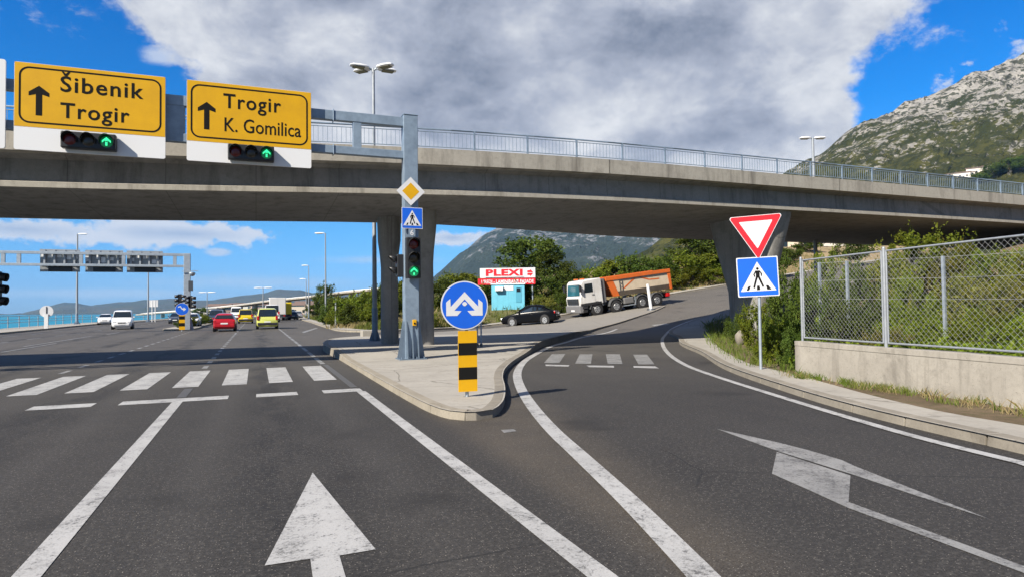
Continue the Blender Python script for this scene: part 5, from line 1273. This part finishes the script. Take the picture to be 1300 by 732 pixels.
def lamp_px(px, pyb, pyt, z, *a, **k):
    b = G(px, pyb, z); h = (pyb - pyt) * (Vector((b.x, b.y, 0)).dot(Vector((math.sin(YAW), math.cos(YAW), 0)))) / F; return lamp((b.x, b.y, z), h, *a, **k)
cr_ = Vector((math.cos(YAW), -math.sin(YAW), 0)); cf = Vector((math.sin(YAW), math.cos(YAW), 0))
hd = []
for s in (-1, 1):
    for f in (-1, 1): d = (cr_ * s + cf * f * .45).normalized(); hd.append((tuple(d * .18), tuple(d), .82, .42))
lamp_px(476, 432.5, 84, .24, 'tall four-headed lamp post rising behind the gantry column', hd, .10)
lamp_px(413.5, 411, 296, 0.13, 'tall single-arm lamp post on the grass verge by the hedge', [(tuple(cr_ * -.1), tuple(cr_ * -1), 1.0, .35)], .09)
lamp_px(392, 404.3, 337, .13, 'second single-arm lamp post along the hedge verge', [(tuple(cr_ * -.1), tuple(cr_ * -1), 1.1, .35)], .09)
lamp_px(388.8, 402.6, 354, .13, 'third and smallest single-arm lamp post along the verge', [(tuple(cr_ * -.1), tuple(cr_ * -1), 1.2, .35)], .10)
lamp_px(97.5, 411, 297, .14, 'tall single-arm lamp post on the promenade behind the far gantry', [(tuple(cr_ * .1), tuple(cr_), 1.2, .35)], .14)
lamp_px(188, 408, 330, .14, 'lamp post on the promenade seen below the right far board', [(tuple(cr_ * .1), tuple(cr_), 1.2, .35)], .12)
lamp_px(334, 404, 365, .14, 'distant double-armed lamp post above the traffic', [(tuple(cr_ * .1), tuple(cr_), 1.6, .4), (tuple(cr_ * -.1), tuple(-cr_), 1.6, .4)], .12, base=False)
lamp_px(263, 404, 371, .14, 'faint distant lamp post left of the red hatchback', [(tuple(cr_ * .1), tuple(cr_), 1.6, .4), (tuple(cr_ * -.1), tuple(-cr_), 1.6, .4)], .10, base=False)
lamp_px(352, 403, 378, .14, 'short faint distant lamp post above the box truck', [(tuple(cr_ * -.1), tuple(-cr_), 1.6, .4)], .10, base=False)
p = P(1037, 380, 42); zb = H(p.x, p.y); lamp((p.x, p.y, zb), P(1033, 174, 42).z - zb, 'double-headed lamp post rising behind the flyover on the right', [(tuple(cr_ * .1), tuple(cr_), .75, .4), (tuple(cr_ * -.1), tuple(-cr_), .75, .4)], .13)

# ------------------------------------------------------------------ far gantry seen from the back
b = G(237.5, 418, .14); FX, FY = b.x, b.y
t = thing('sign_gantry', 'distant grey gantry seen from behind across the seaward lanes', 'sign gantry', (FX, FY, .14))
zc = lambda py: PY(200, py, FY).z - .14
h = PY(237.5, 322, FY).z - .14
mb = MB(); mb.bb(-.24, .24, -.2, .2, 0, h); mb.build('column', STEEL, t, bevel=.02)
mb = MB()
for sx in (-1, 1): mb.prism([(sx * .24, -.03, 0), (sx * .5, -.03, 0), (sx * .24, -.03, 1.2)], (0, .06, 0))
mb.build('foot', STEEL_B, t)
for a, c in ((321.5, 324.8), (336, 339)):
    mb = MB(); mb.bb(-24, -.2, -.11, .11, zc(c), zc(a)); mb.build('beam', STEEL, t, bevel=.01)
for px in (222, 24, 4, 103, 157): x = PY(px, 330, FY).x - FX; mb = MB(); mb.bb(x - .12, x + .12, -.1, .1, zc(336), zc(325)); mb.build('strut', STEEL, t)
GREYB = mat('sheet_back', (.30, .32, .33), .5, .3, noise=(3, (.2, .21, .22), .9)); 
for k, (pa, pb, nm) in enumerate(((49, 100, 'leftmost'), (107, 155, 'middle'), (160, 206, 'rightmost'))):
    x0, x1 = PY(pa, 330, FY).x, PY(pb, 330, FY).x; z0, z1 = PY(120, 345, FY).z, PY(120, 318, FY).z; w = x1 - x0
    s = thing('direction_sign', f'back of a framed board on the distant gantry, {nm} of three', 'road sign', ((x0 + x1) / 2, FY + .35, z0), 0, 'backs of boards on the far gantry')
    mb = MB(); mb.bb(-w / 2, w / 2, 0, .04, 0, z1 - z0); mb.build('panel', GREYB, s)
    mb = MB()
    for q in range(4): x = -w / 2 + w * (q + .5) / 4; mb.bb(x - .06, x + .06, -.22, -.001, .45, z1 - z0); 
    mb.bb(-w / 2, w / 2, -.09, -.001, z1 - z0 - .12, z1 - z0 + .05); mb.bb(-w / 2, w / 2, -.08, -.001, .5, .6); mb.build('frame', STEEL_L, s)
    for q in range(5):
        x = -w / 2 + w * (q + .25 + rnd.uniform(0, .5)) / 5; z = rnd.uniform(.65, 1.2); mb = MB(); mb.bb(x - .15, x + .15, -.03, -.004, z, z + rnd.uniform(.2, .5)); mb.build('patch', WHITE, s)
    mb = MB(); mb.bb(-w * .28, w * .3, -.18, -.002, .03, .4); mb.build('signal_back', HOUS, s)
def simple_signal(px, py, Y, label, n=3, s=.34):
    c = PY(px, py, Y); t = thing('traffic_light', label, 'traffic light', c)
    mb = MB(); mb.bb(-.16, .16, -.1, .1, -n * s / 2, n * s / 2); h = mb.build('housing', HOUS, t, bevel=.03)
    for k in range(n):
        z = (k - (n - 1) / 2) * s; mb = MB(); mb.cyl((.1, -.02, z), (.42, -.02, z - .03), .12, .13, 12, False); mb.cyl((-.1, -.02, z), (-.38, -.02, z - .03), .12, .13, 12, False); o = mb.build('visor', HOUS, t, smooth=50); o.modifiers.new('t', 'SOLIDIFY').thickness = .01
    return t
simple_signal(228.5, 381, FY - .1, 'dark signal left of the far gantry column above the round blue sign')
simple_signal(241.5, 383, FY - .1, 'dark signal right of the far gantry column')
c = PY(239.5, 361, FY - .3); t = thing('loudspeaker', 'grey box and horn fixed high on the far gantry column', 'equipment box', c)
mb = MB(); mb.bb(-.02, .3, .0, .3, -.5, .3); mb.build('box', DKSTEEL, t); mb = MB(); mb.dome((.25, 0, .9), .25, (0, -.4, -1), 14, 4); mb.bar((-.5, 0, 1.05), (.7, 0, 1.1), .05, .05); mb.build('horn', STEEL, t)
c = G(231, 420, .14); k = thing('keep_right_sign', 'distant round blue arrow sign over a striped plate on the median', 'road sign', (c.x, c.y, .14))
q = lambda py: (420 - py) * (c - CAM).dot(cf) / F
mb = MB(); mb.cyl((0, .06, 0), (0, .06, q(388)), .05, n=10); mb.build('post', STEEL, k)
mb = MB(); flat(mb, disc(0, q(392), .46, 32), 0, .03); d = mb.build('disc', RFL, k); mb = MB(); flat(mb, disc(0, q(392), .44, 32), -.004, .003); mb.build('blue_face', BLUE, d)
mb = MB(); z = q(392); flat(mb, [(-.26, z + .1), (-.12, z + .16), (-.02, z - .02), (.1, z - .06), (.1, z - .16), (.28, z + .0), (.1, z + .14), (.1, z + .05), (.02, z + .06), (-.1, z + .24), (-.26, z + .2)], -.008, .003); mb.build('arrow', RFL, d)
h = (q(396.5) - q(418)) / 5; mb = MB(); mb.bb(-.2, .2, -.003, .03, q(418), q(396.5)); pl = mb.build('striped_plate', YELLOW, k)
for i in (1, 3): mb = MB(); flat(mb, [(-.198, q(418) + i * h), (.198, q(418) + i * h), (.198, q(418) + (i + 1) * h), (-.198, q(418) + (i + 1) * h)], -.007, .003); mb.build('black_band', BLACK, pl)
# signal peeking in at the left edge, on a pole just outside the picture
c = P(-2, 366, 21); t = thing('traffic_light', 'dark traffic light cut off by the left edge of the picture', 'traffic light', (c.x, c.y, 0))
mb = MB(); mb.cyl((-.25, 0, 0), (-.25, 0, 4.2), .06, n=12); mb.build('pole', STEEL_B, t)
mb = MB(); mb.bb(-.17, .07, -.12, .12, c.z - .55, c.z + .55); mb.build('housing', HOUS, t, bevel=.02)
for z in (-.38, 0, .38):
    mb = MB(); mb.cyl((.06, -.02, c.z + z), (.24, -.06, c.z + z - .03), .135, .14, 16, False); o = mb.build('visor', HOUS, t, smooth=50); o.modifiers.new('t', 'SOLIDIFY').thickness = .012
# round sign back and other posts on the promenade
c = G(58.5, 416.5, .14); k = thing('round_sign', 'back of a round white sign on a pale post by the promenade', 'road sign', (c.x, c.y, .14)); q = lambda py: (416.5 - py) * (c - CAM).dot(cf) / F
mb = MB(); mb.bb(-.16, .16, -.05, .05, 0, q(398)); mb.build('post', WHITE, k); mb = MB(); mb.cyl((0, .06, q(398)), (0, .06, q(389)), .04, n=8); mb.build('pole', DKSTEEL, k)
mb = MB(); flat(mb, disc(0, q(395), .56, 32), .08, .03); mb.build('disc', RFL, k)
# promenade railing
rl = thing('promenade_railing', 'pale metal railing along the edge of the sea', 'railing', (0, 0, 0)); edge = offset_line(LFT, 4.2)
mb = MB()
for z in (.55, .85, 1.2): mb.tube([(p.x, p.y, .14 + z) for p in edge[::3]], .03, 5)
mb.build('rail', STEEL_L, rl); cnt = 0; acc = 0
for a, b_ in zip(edge[:-1], edge[1:]):
    acc += (b_ - a).length
    if acc > 3.4 and a.y > 30 and cnt < 90: acc = 0; cnt += 1; m_ = MB(); m_.cyl((a.x, a.y, .1), (a.x, a.y, 1.36), .05, n=6); m_.build('post', STEEL_L, rl)
for px, lab in ((193, 'left'), (197, 'right')):
    c = G(px, 408.2, .14); t = thing('white_post', f'thin white post with a small white plate by the sea, {lab} of the pair', 'post', (c.x, c.y, .14), 0, 'white posts by the sea'); mb = MB(); mb.cyl((0, 0, 0), (0, 0, 3.2), .06, n=6); mb.build('pole', WHITE, t); mb = MB(); mb.bb(-.35, .35, -.02, .02, 2.2, 3.2); mb.build('plate', WHITE, t)

# ------------------------------------------------------------------ billboard, container and small things on the bank
def bank_pt(px, py, Z): p = P(px, py, Z); return Vector((p.x, p.y, far_t(p.x, p.y)))
ZB = 58.6; o = bank_pt(645, 385, ZB); mp = ZB / F; zo = P(645, 385, ZB).z; face = -YAW - .05
X = lambda px: (px - 645) * mp
Zp = lambda py: (385 - py) * mp + zo - o.z
t = thing('advertising_billboard', 'white and red billboard lettered PLEXI with an arrow, standing on the grassy bank', 'billboard', (o.x, o.y, o.z), face)
mb = MB(); mb.bb(X(609.5), X(680), 0, .12, Zp(352.5), Zp(340)); mb.build('white_panel', RFL, t)
mb = MB(); mb.bb(X(607), X(680), -.04, .12, Zp(361), Zp(353.2)); rs = mb.build('red_panel', RED, t)
mb = MB(); mb.bb(X(617), X(666), -.012, -.002, Zp(352.2), Zp(351.6)); mb.build('grey_line', DKSTEEL, t)
text_obj('lettering', 'PLEXI', X(617), Zp(349.6), X(664) - X(617), Zp(342) - Zp(349.6), RED, t, -.012, .05, 1.1)
text_obj('lettering', 'UREDI - LAMINIRANE FASADE', X(611.5), Zp(359.3), X(678) - X(611.5), Zp(355) - Zp(359.3), RFL, t, -.052, .02, 1.0)
mb = MB(); x0, x1, zz = X(670), X(677.5), Zp(346.5); e = .28
for q in ([(x0, zz + .05), (x0, zz + .22), (x0 + .25, zz + .22), (x0 + .25, zz + .34), (x1, zz + .03), (x0, zz + .03)], [(x0, zz - .05), (x0, zz - .22), (x0 + .25, zz - .22), (x0 + .25, zz - .34), (x1, zz - .03), (x0, zz - .03)]): flat(mb, q, -.012, .008)
mb.build('arrow', RED, t)
for px in (613, 645, 676): mb = MB(); mb.bb(X(px) - .06, X(px) + .06, .13, .25, -.3, Zp(341)); mb.build('post', STEEL, t)
ZC = 57.9; o = bank_pt(645, 385, ZC); mp = ZC / F; zo = P(645, 384.5, ZC).z
t = thing('site_hut', 'small turquoise hut below the PLEXI billboard', 'hut', (o.x, o.y, min(o.z, zo)), face); hb = max(0, zo - o.z); X = lambda px: (px - 645) * mp; Zp = lambda py: (385 - py) * mp + hb
AQUA = mat('turquoise_sheet', (.13, .44, .58), .5, noise=(2, (.10, .36, .48), .7))
mb = MB(); mb.bb(X(624), X(666), 0, 2.2, -.4, Zp(361.5)); mb.build('walls', AQUA, t); mb = MB(); mb.bb(X(623), X(667), -.08, 2.3, Zp(361.5) + .002, Zp(360)); mb.build('roof', WHITE, t)
mb = MB(); mb.bb(X(629), X(639), -.35, -.003, Zp(369.5), Zp(364)); mb.cyl((X(634), -.36, Zp(366.8)), (X(634), -.37, Zp(366.8)), .18, n=14); mb.build('air_conditioner', WHITE, t, bevel=.02); mb = MB(); mb.bb(X(640), X(652), -.03, -.003, Zp(369), Zp(363)); mb.build('white_notice', RFL, t)
mb = MB(); mb.bb(X(655), X(662), -.03, -.002, Zp(384), Zp(365)); dd = mb.build('door', mat('hut_door', (.07, .30, .42), .5), t); mb = MB(); mb.bb(X(656), X(661), -.045, -.031, Zp(371), Zp(366)); mb.build('window', GLASS, dd)
for q_ in (631, 645.5, 652.5): mb = MB(); mb.bb(X(q_) - .02, X(q_) + .02, -.012, -.001, -.3, Zp(361.8)); mb.build('sheet_joint', AQUA, t)
def post_thing(name, label, cat, loc, h, r, m, lean=0.0, base=None):
    t = thing(name, label, cat, loc); mb = MB(); mb.cyl((0, 0, -.1), (-lean * h * cr_.x, -lean * h * cr_.y, h), r, r * .9, 10); mb.build('shaft', m, t, smooth=50)
    mb = MB(); mb.cyl((0, 0, -.05), (0, 0, .12), (base or r) * 1.9, (base or r) * 1.6, 10); mb.build('base', DKSTEEL, t, smooth=50); return t
p = GH(827, 394); post_thing('marker_post', 'leaning white post on the concrete strip in front of the truck', 'post', (p.x, p.y, H(p.x, p.y) + .05), 2.05, .13, WHITE, .13, .2)
p = G(426.5, 414, .13); post_thing('thin_post', 'thin grey post on the verge beside the lamp posts', 'post', (p.x, p.y, .13), (414 - 381) * 61 / F, .09, STEEL_L)
for px, lab in ((606, 'left'), (611, 'right')):
    p = G(px, 437, .28); post_thing('barrier_post', f'thin dark post behind the round blue arrow sign, {lab} of the pair', 'post', (p.x, p.y, .2), 1.0, .03, STEEL_B)
p = G(437, 413, .13); t = thing('cabinet', 'small dark utility cabinet with pale posts on the verge by the hedge', 'cabinet', (p.x, p.y + 1.5, far_t(p.x, p.y + 1.5)), face); mb = MB(); mb.bb(-.28, .28, 0, .4, 0, 1.0); mb.build('box', DKSTEEL, t, bevel=.02)
for s in (-1, 1): mb = MB(); mb.bb(s * .36 - .05, s * .36 + .05, 0, .1, -.1, 1.15); mb.build('post', STEEL_L, t)
p = G(466, 427.5, .13); t = thing('concrete_block', 'pale concrete block at the foot of the tall four-headed lamp', 'block', (p.x + .1, p.y + .4, .1), .1); mb = MB(); mb.bb(-.35, .35, -.25, .25, 0, .38); mb.build('block', PAVE, t, bevel=.03)
p = P(939, 402, 24.0); t = thing('boulder', 'pale rough boulder in the grass below the right bridge pier', 'boulder', (p.x, p.y, rgt_t(p.x, p.y)), .4)
mb = MB(); rows = []
for i in range(9):
    a = PI * i / 8 - PI / 2; rows.append([Vector((math.cos(a) * math.cos(b_) * .2, math.cos(a) * math.sin(b_) * .17, .22 + math.sin(a) * .29)) * (1 + .22 * mnoise.noise(Vector((math.cos(b_) * 1.5, math.sin(b_) * 1.5, a * 1.4)))) for b_ in [2 * PI * k / 14 for k in range(14)]])
mb.grid(rows, True); mb.build('rock', KERB, t, smooth=60)

# ------------------------------------------------------------------ far viaduct, town and houses
def house(name, label, loc, rz, w, d, h, wall, roof, group, flat_roof=False, win=2):
    t = thing(name, label, 'house', loc, rz, group)
    mb = MB(); mb.bb(-w / 2, w / 2, 0, d, -3, h); mb.build('wall', wall, t)
    if flat_roof: mb = MB(); mb.bb(-w / 2 - .3, w / 2 + .3, -.3, d + .3, h + .002, h + .35); mb.build('roof', roof, t)
    else:
        r = w * .2; mb = MB(); mb.prism([(-w / 2 - .5, -.5, h + .002), (-w / 2 - .5, d + .5, h + .002), (-w / 2 - .5, d / 2, h + d * .17)], (w + 1, 0, 0)); mb.build('roof', roof, t)
    fl = max(1, int(h / 3))
    for f in range(fl):
        for k in range(win + int(w / 8)):
            n = win + int(w / 8); x = -w / 2 + w * (k + .5) / n; m_ = MB(); m_.bb(x - .55, x + .55, -.05, .02, f * h / fl + .9, f * h / fl + 2.3); m_.build('window', GLASS, t)
    return t
W1 = mat('plaster_white', (.62, .58, .52), .8); W2 = mat('plaster_cream', (.52, .44, .34), .8); W3 = mat('plaster_pink', (.48, .34, .28), .8); RT = mat('terracotta_roof', (.17, .115, .09), .8, noise=(2, (.12, .085, .07), .8)); GR_ = mat('grey_roof', (.3, .3, .3), .8)
town = [(262, 398, 260, 14, 5, 0), (276, 396, 300, 18, 7, 1), (290, 397, 280, 12, 6, 2), (303, 397, 330, 16, 8, 0), (318, 396, 350, 20, 7, 1), (330, 394, 340, 14, 8, 2), (343, 394, 380, 16, 7, 0), (356, 395, 360, 14, 6, 1), (368, 394, 340, 16, 8, 2), (380, 395, 300, 14, 7, 1), (388, 394, 330, 18, 9, 0), (398, 396, 270, 12, 6, 2), (250, 400, 330, 16, 5, 1), (310, 391, 520, 22, 8, 2), (338, 389, 560, 24, 9, 0), (372, 390, 500, 22, 8, 1)]
for k, (px, py, Z, w, h, c) in enumerate(town):
    p = P(px, 400, Z); zt = P(px, py, Z).z
    if c == 3: continue
    house('town_house', f'far {["white", "cream", "pinkish"][c]} {"two-storey" if h < 7 else "three-storey"} house below the long viaduct, {("nearer row" if k < 13 else "back row")}, {ordw[k]} along the town', (p.x, p.y, max(-.5, zt - h * .8)), -YAW + rnd.uniform(-.3, .6), w * .55, 7, h * .62, (W1, W2, W3)[c], RT if k % 4 else GR_, 'houses of the far town', k % 4 == 0)
for k, (px, Z, top, w) in enumerate([(255, 240, 391, 40), (322, 250, 392, 30), (405, 220, 388, 40), (292, 300, 391, 36), (268, 220, 396, 30)]):
    p = P(px, 400, Z); h = P(px, top, Z).z; t = put_tree(p.x, p.y, -.5, w / 2 * Z / F * .5, h + .8, f'distant dark tree in front of the town, {ordw[k]} counted', 'trees of the far town', k)
    t['label'] = f'distant dark tree among the town houses {["below the viaduct left end", "right of the red hatchback", "behind the far lamp posts", "above the red hatchback", "just above the white waiting car"][k]}'
va = thing('viaduct', 'long white viaduct rising to the right beyond the traffic', 'viaduct', (0, 0, 0))
vp = [P(px, py, Z) for px, py, Z in ((180, 399, 300), (245, 394, 285), (300, 388.5, 265), (345, 382.5, 245), (400, 377, 225), (440, 371.5, 210), (490, 367, 200))]
mb = MB()
for a, c in zip(vp[:-1], vp[1:]): mb.bar(a, c, 6, .5)
mb.build('deck', CONC_W, va); mb = MB()
for a, c in zip(vp[:-1], vp[1:]): mb.bar(a + Vector((0, -3.1, .45)), c + Vector((0, -3.1, .45)), .25, .45)
mb.build('parapet', WHITE, va)
for i in range(1, 14):
    f = i / 14 * (len(vp) - 1); k_ = int(f); q = vp[k_].lerp(vp[k_ + 1], f - k_); m_ = MB(); m_.cyl((q.x, q.y, -1), (q.x, q.y, q.z - .45), .7, n=8); m_.build('pillar', CONC_W, va)
HG = 'houses on the slope under the bridge'
for k, (px, py, Z, w, h, wl, rf, lab, fl) in enumerate([(1010, 316, 95, 6.5, 3.6, W2, RT, 'small cream house with an orange wall seen under the bridge beside the sign', True), (1031, 322, 120, 8, 5, W3, RT, 'pinkish house left of the lamp post under the bridge', False), (1054, 322, 110, 6, 4.4, W1, RT, 'white house right of the lamp post under the bridge', False), (1066, 314, 140, 8, 6, W1, GR_, 'pale house highest under the bridge by the dark shrubs', True)]):
    p = P(px, py, Z); house('hillside_house', lab, (p.x, p.y, p.z - h * .3), -YAW - .3 + .2 * k, w, 6, h, wl, rf, HG, fl)
for k, (px, py, w, h, lab) in enumerate([(1214, 225, 19, 4, 'long white building with a red roof on the mountainside above the railing'), (1240, 219, 14, 4.5, 'second white building higher right on the mountainside'), (1256, 215, 9, 3.5, 'small white house at the right end of the mountainside buildings'), (1229, 222, 9, 3, 'little white house between the two mountainside buildings')]):
    q = hit(M1, px, py)
    if q: house('hillside_house', lab, (q.x, q.y, q.z - 1.0), -YAW - .6, w, 9, h, W1, RT, 'buildings on the mountainside', False)
for k, (px, py, Z, tp, w) in enumerate([(1262, 226, 330, 206, 26), (1280, 222, 330, 200, 30), (1298, 218, 330, 196, 30), (1318, 220, 330, 196, 30), (1245, 232, 320, 218, 24)]):
    q = hit(M1, px, py)
    if q: Zq = -(R.transposed() @ (q - CAM)).z; put_tree(q.x, q.y, q.z - 1, w / 2 * Zq / F, (py - tp) * Zq / F, f'dark tree on the mountainside, {["just right of the white buildings", "second from the white buildings", "third from the white buildings", "at the right edge", "below the white buildings"][k]}', 'trees by the mountainside buildings', k)
for k, (px, Z, tp, w) in enumerate([(1000, 80, 312, 40), (1022, 85, 308, 36), (1044, 90, 309, 30), (985, 70, 318, 40), (1080, 75, 300, 50)]):
    p = P(px, 330, Z); z = far_t(p.x, p.y) if p.y > 56 else H(p.x, p.y); t = put_tree(p.x, p.y, z - .3, w / 2 * Z / F, max(2, P(px, tp, Z).z - z), f'green tree seen under the bridge, {["right of the give way sign", "between the sign and the lamp post", "right of the lamp post", "just behind the crossing sign", "in the shade near the right abutment"][k]}', 'trees seen under the bridge right of the sign', k)
# ------------------------------------------------------------------ light
AZ, EL = math.radians(27), math.radians(39)      # direction the light travels to, and the sun's height
sd = bpy.data.lights.new('sun', 'SUN'); so = bpy.data.objects.new('sun', sd); col.objects.link(so)
sd.energy = 5.0; sd.angle = math.radians(.5); sd.color = (1.0, .915, .79)
dv = Vector((math.cos(AZ) * math.cos(EL), math.sin(AZ) * math.cos(EL), -math.sin(EL)))
so.rotation_euler = dv.to_track_quat('-Z', 'Y').to_euler(); so.location = (-20, -20, 40)
hz = MB(); hz.bb(-8200, 4200, -420, 9500, -8, 400); hz = hz.build('haze', []); hz['kind'] = 'stuff'; hz['label'] = 'thin pale summer haze over the bay and hills'
hm = bpy.data.materials.new('haze'); hm.use_nodes = True; hn = hm.node_tree; hn.nodes.remove(hn.nodes['Principled BSDF'])
pv_ = hn.nodes.new('ShaderNodeVolumePrincipled'); pv_.inputs['Color'].default_value = (.28, .56, 1.0, 1); pv_.inputs['Density'].default_value = 0.6e-4; pv_.inputs['Anisotropy'].default_value = 0.0
hn.links.new(pv_.outputs[0], hn.nodes['Material Output'].inputs['Volume']); hz.data.materials.append(hm)
w = bpy.data.worlds.new('World'); sc.world = w; w.use_nodes = True
nt = w.node_tree; g = NG(nt); bg = nt.nodes['Background']
sky = g.n('ShaderNodeTexSky', sky_type='NISHITA'); sky.sun_disc = False; sky.sun_elevation = EL
sky.sun_rotation = math.atan2(-dv.x, -dv.y) % (2 * PI); sky.altitude = 0; sky.air_density = 1.0; sky.dust_density = .2; sky.ozone_density = 1.5
SKS = .05; EXPO = .95; EV = 2 ** EXPO
tc = g.n('ShaderNodeTexCoord'); dirv = tc.outputs['Generated']
sep = g.n('ShaderNodeSeparateXYZ'); g.link(dirv, sep.inputs[0])
z = sep.outputs[2]
t_ = g.mix(g.rng(z, .02, .12), (.46, .86, 1.75), (.36, .97, 1.62))
t_ = g.mix(g.rng(z, .12, .27), t_, (.07, .85, 1.7))
t_ = g.mix(g.rng(z, .27, .42), t_, (.005, .76, 1.72))
tint = g.mix(1.0, sky.outputs[0], t_, 'MULTIPLY')
def dot(v):
    nd = g.n('ShaderNodeVectorMath', operation='DOT_PRODUCT'); g.link(dirv, nd.inputs[0]); nd.inputs[1].default_value = v; return nd.outputs['Value']
def blob(px, py, rx, ry, rot=0.0):
    c = ray(px, py).normalized(); up = (Vector((0, 0, 1)) - c * c.z).normalized(); ri = c.cross(up)
    cr_, sr_ = math.cos(rot), math.sin(rot); t1 = (ri * cr_ + up * sr_) * (F / rx) ; t2 = (up * cr_ - ri * sr_) * (F / ry)
    a, b = dot(t1), dot(t2)
    q = g.math('SQRT', g.math('ADD', g.math('MULTIPLY', a, a), g.math('MULTIPLY', b, b)))
    bk = g.math('MULTIPLY', g.math('LESS_THAN', dot(c), .25), -8.0)
    return g.math('ADD', g.math('SUBTRACT', 1.0, q), bk)
def union(lst):
    r = lst[0]
    for q in lst[1:]: r = g.math('SMOOTH_MAX', r, q, .10)
    return r
n_big = g.noise(g.mapping(dirv, scale=(1, 1, 1.6)), 4.0, 10, .58, .12)
n_fin = g.noise(g.mapping(dirv, scale=(1, 1, 1.5), loc=(3, 1, 2)), 15, 9, .66, .15)
nse = g.math('ADD', g.math('MULTIPLY', g.math('SUBTRACT', n_big, .5), .9), g.math('MULTIPLY', g.math('SUBTRACT', n_fin, .5), .55))
main = union([blob(660, -50, 440, 250), blob(350, 30, 150, 80), blob(900, 60, 185, 175), blob(985, 160, 95, 75), blob(470, 110, 230, 85), blob(680, 170, 330, 60)])
low = union([blob(238, 297, 150, 19), blob(20, 291, 130, 19), blob(-260, 250, 260, 50), blob(575, 302, 60, 13), blob(1650, 60, 260, 70), blob(1790, 250, 300, 60)])
tuft = union([blob(1040, 172, 48, 26), blob(205, 72, 40, 18), blob(277, 320, 22, 8)])
wisp = union([blob(330, 358, 200, 14), blob(130, 372, 190, 9), blob(640, 312, 120, 10), blob(470, 330, 120, 10)])
mm = g.rng(g.math('ADD', g.math('MULTIPLY', main, 1.5), nse), .03, .20, 0, 1, True)
ml = g.rng(g.math('ADD', g.math('MULTIPLY', low, .7), g.math('ADD', g.math('MULTIPLY', nse, 1.2), g.math('MULTIPLY', g.math('SUBTRACT', g.noise(g.mapping(dirv, scale=(1, 1, 1.3), loc=(7, 2, 5)), 26, 8, .6, .1), .5), 1.5))), .08, .36, 0, .93, True)
mt = g.rng(g.math('ADD', g.math('MULTIPLY', tuft, .8), g.math('MULTIPLY', nse, 1.4)), .12, .55, 0, .8, True)
mw = g.rng(g.math('ADD', g.math('MULTIPLY', wisp, .8), g.math('MULTIPLY', nse, 1.3)), .1, .75, 0, .6, True)
n_sh = g.noise(g.mapping(dirv, scale=(1, 1, 1.5), loc=(.35, .1, .12)), 5.5, 9, .56, .2)
n_s2 = g.noise(g.mapping(dirv, scale=(1, 1, 1.6), loc=(1.35, .4, .7)), 13, 7, .6, .2)
dark = union([blob(600, 20, 400, 170), blob(820, 60, 260, 90), blob(560, 120, 170, 70), blob(880, 175, 150, 40)])
thick = g.rng(g.math('ADD', g.math('ADD', g.math('MULTIPLY', dark, .75), g.math('MULTIPLY', g.math('SUBTRACT', n_s2, .5), 1.3)), g.math('MULTIPLY', g.math('SUBTRACT', n_sh, .5), 3.0)), -.30, 1.08, 0, 1, False)
K = 1 / SKS / EV
lit = tuple(x * K for x in (.80, .82, .86)); mid = tuple(x * K for x in (.44, .48, .58)); shd = tuple(x * K for x in (.19, .23, .32)); lw = tuple(x * K for x in (.72, .76, .84))
cc = g.mix(g.rng(thick, 0, .5), lit, mid); cc = g.mix(g.rng(thick, .5, 1), cc, shd)
cl = g.mix(g.rng(g.math('ADD', low, g.math('MULTIPLY', nse, .5)), .5, .95), lw, tuple(x * K for x in (.45, .54, .70)))
fw = R @ Vector((0, 0, -1)); bh = g.rng(dot(fw), .35, .0, 0, 1, True)      # grey cloud added out of view behind the camera, for neutral fill light
bc = g.math('MULTIPLY', bh, g.rng(n_big, .36, .52, 0, .8, True))
tint = g.mix(bc, tint, tuple(x * K for x in (.27, .275, .29)))
c = g.mix(mw, tint, tuple(x * K for x in (.55, .70, .86)))
c = g.mix(ml, c, cl); c = g.mix(mt, c, tuple(x * K for x in (.62, .70, .84))); c = g.mix(mm, c, cc)
g.link(c, bg.inputs['Color']); bg.inputs['Strength'].default_value = SKS
sc.view_settings.view_transform = 'Standard'; sc.view_settings.look = 'None'; sc.view_settings.gamma = 1.0; sc.view_settings.use_curve_mapping = False
sc.view_settings.exposure = EXPO
sc.cycles.max_bounces = 6; sc.cycles.diffuse_bounces = 3; sc.cycles.glossy_bounces = 3; sc.cycles.transparent_max_bounces = 8
sc.cycles.use_denoising = True; sc.cycles.use_adaptive_sampling = True; sc.cycles.adaptive_threshold = .01

sc.cycles.volume_bounces = 0
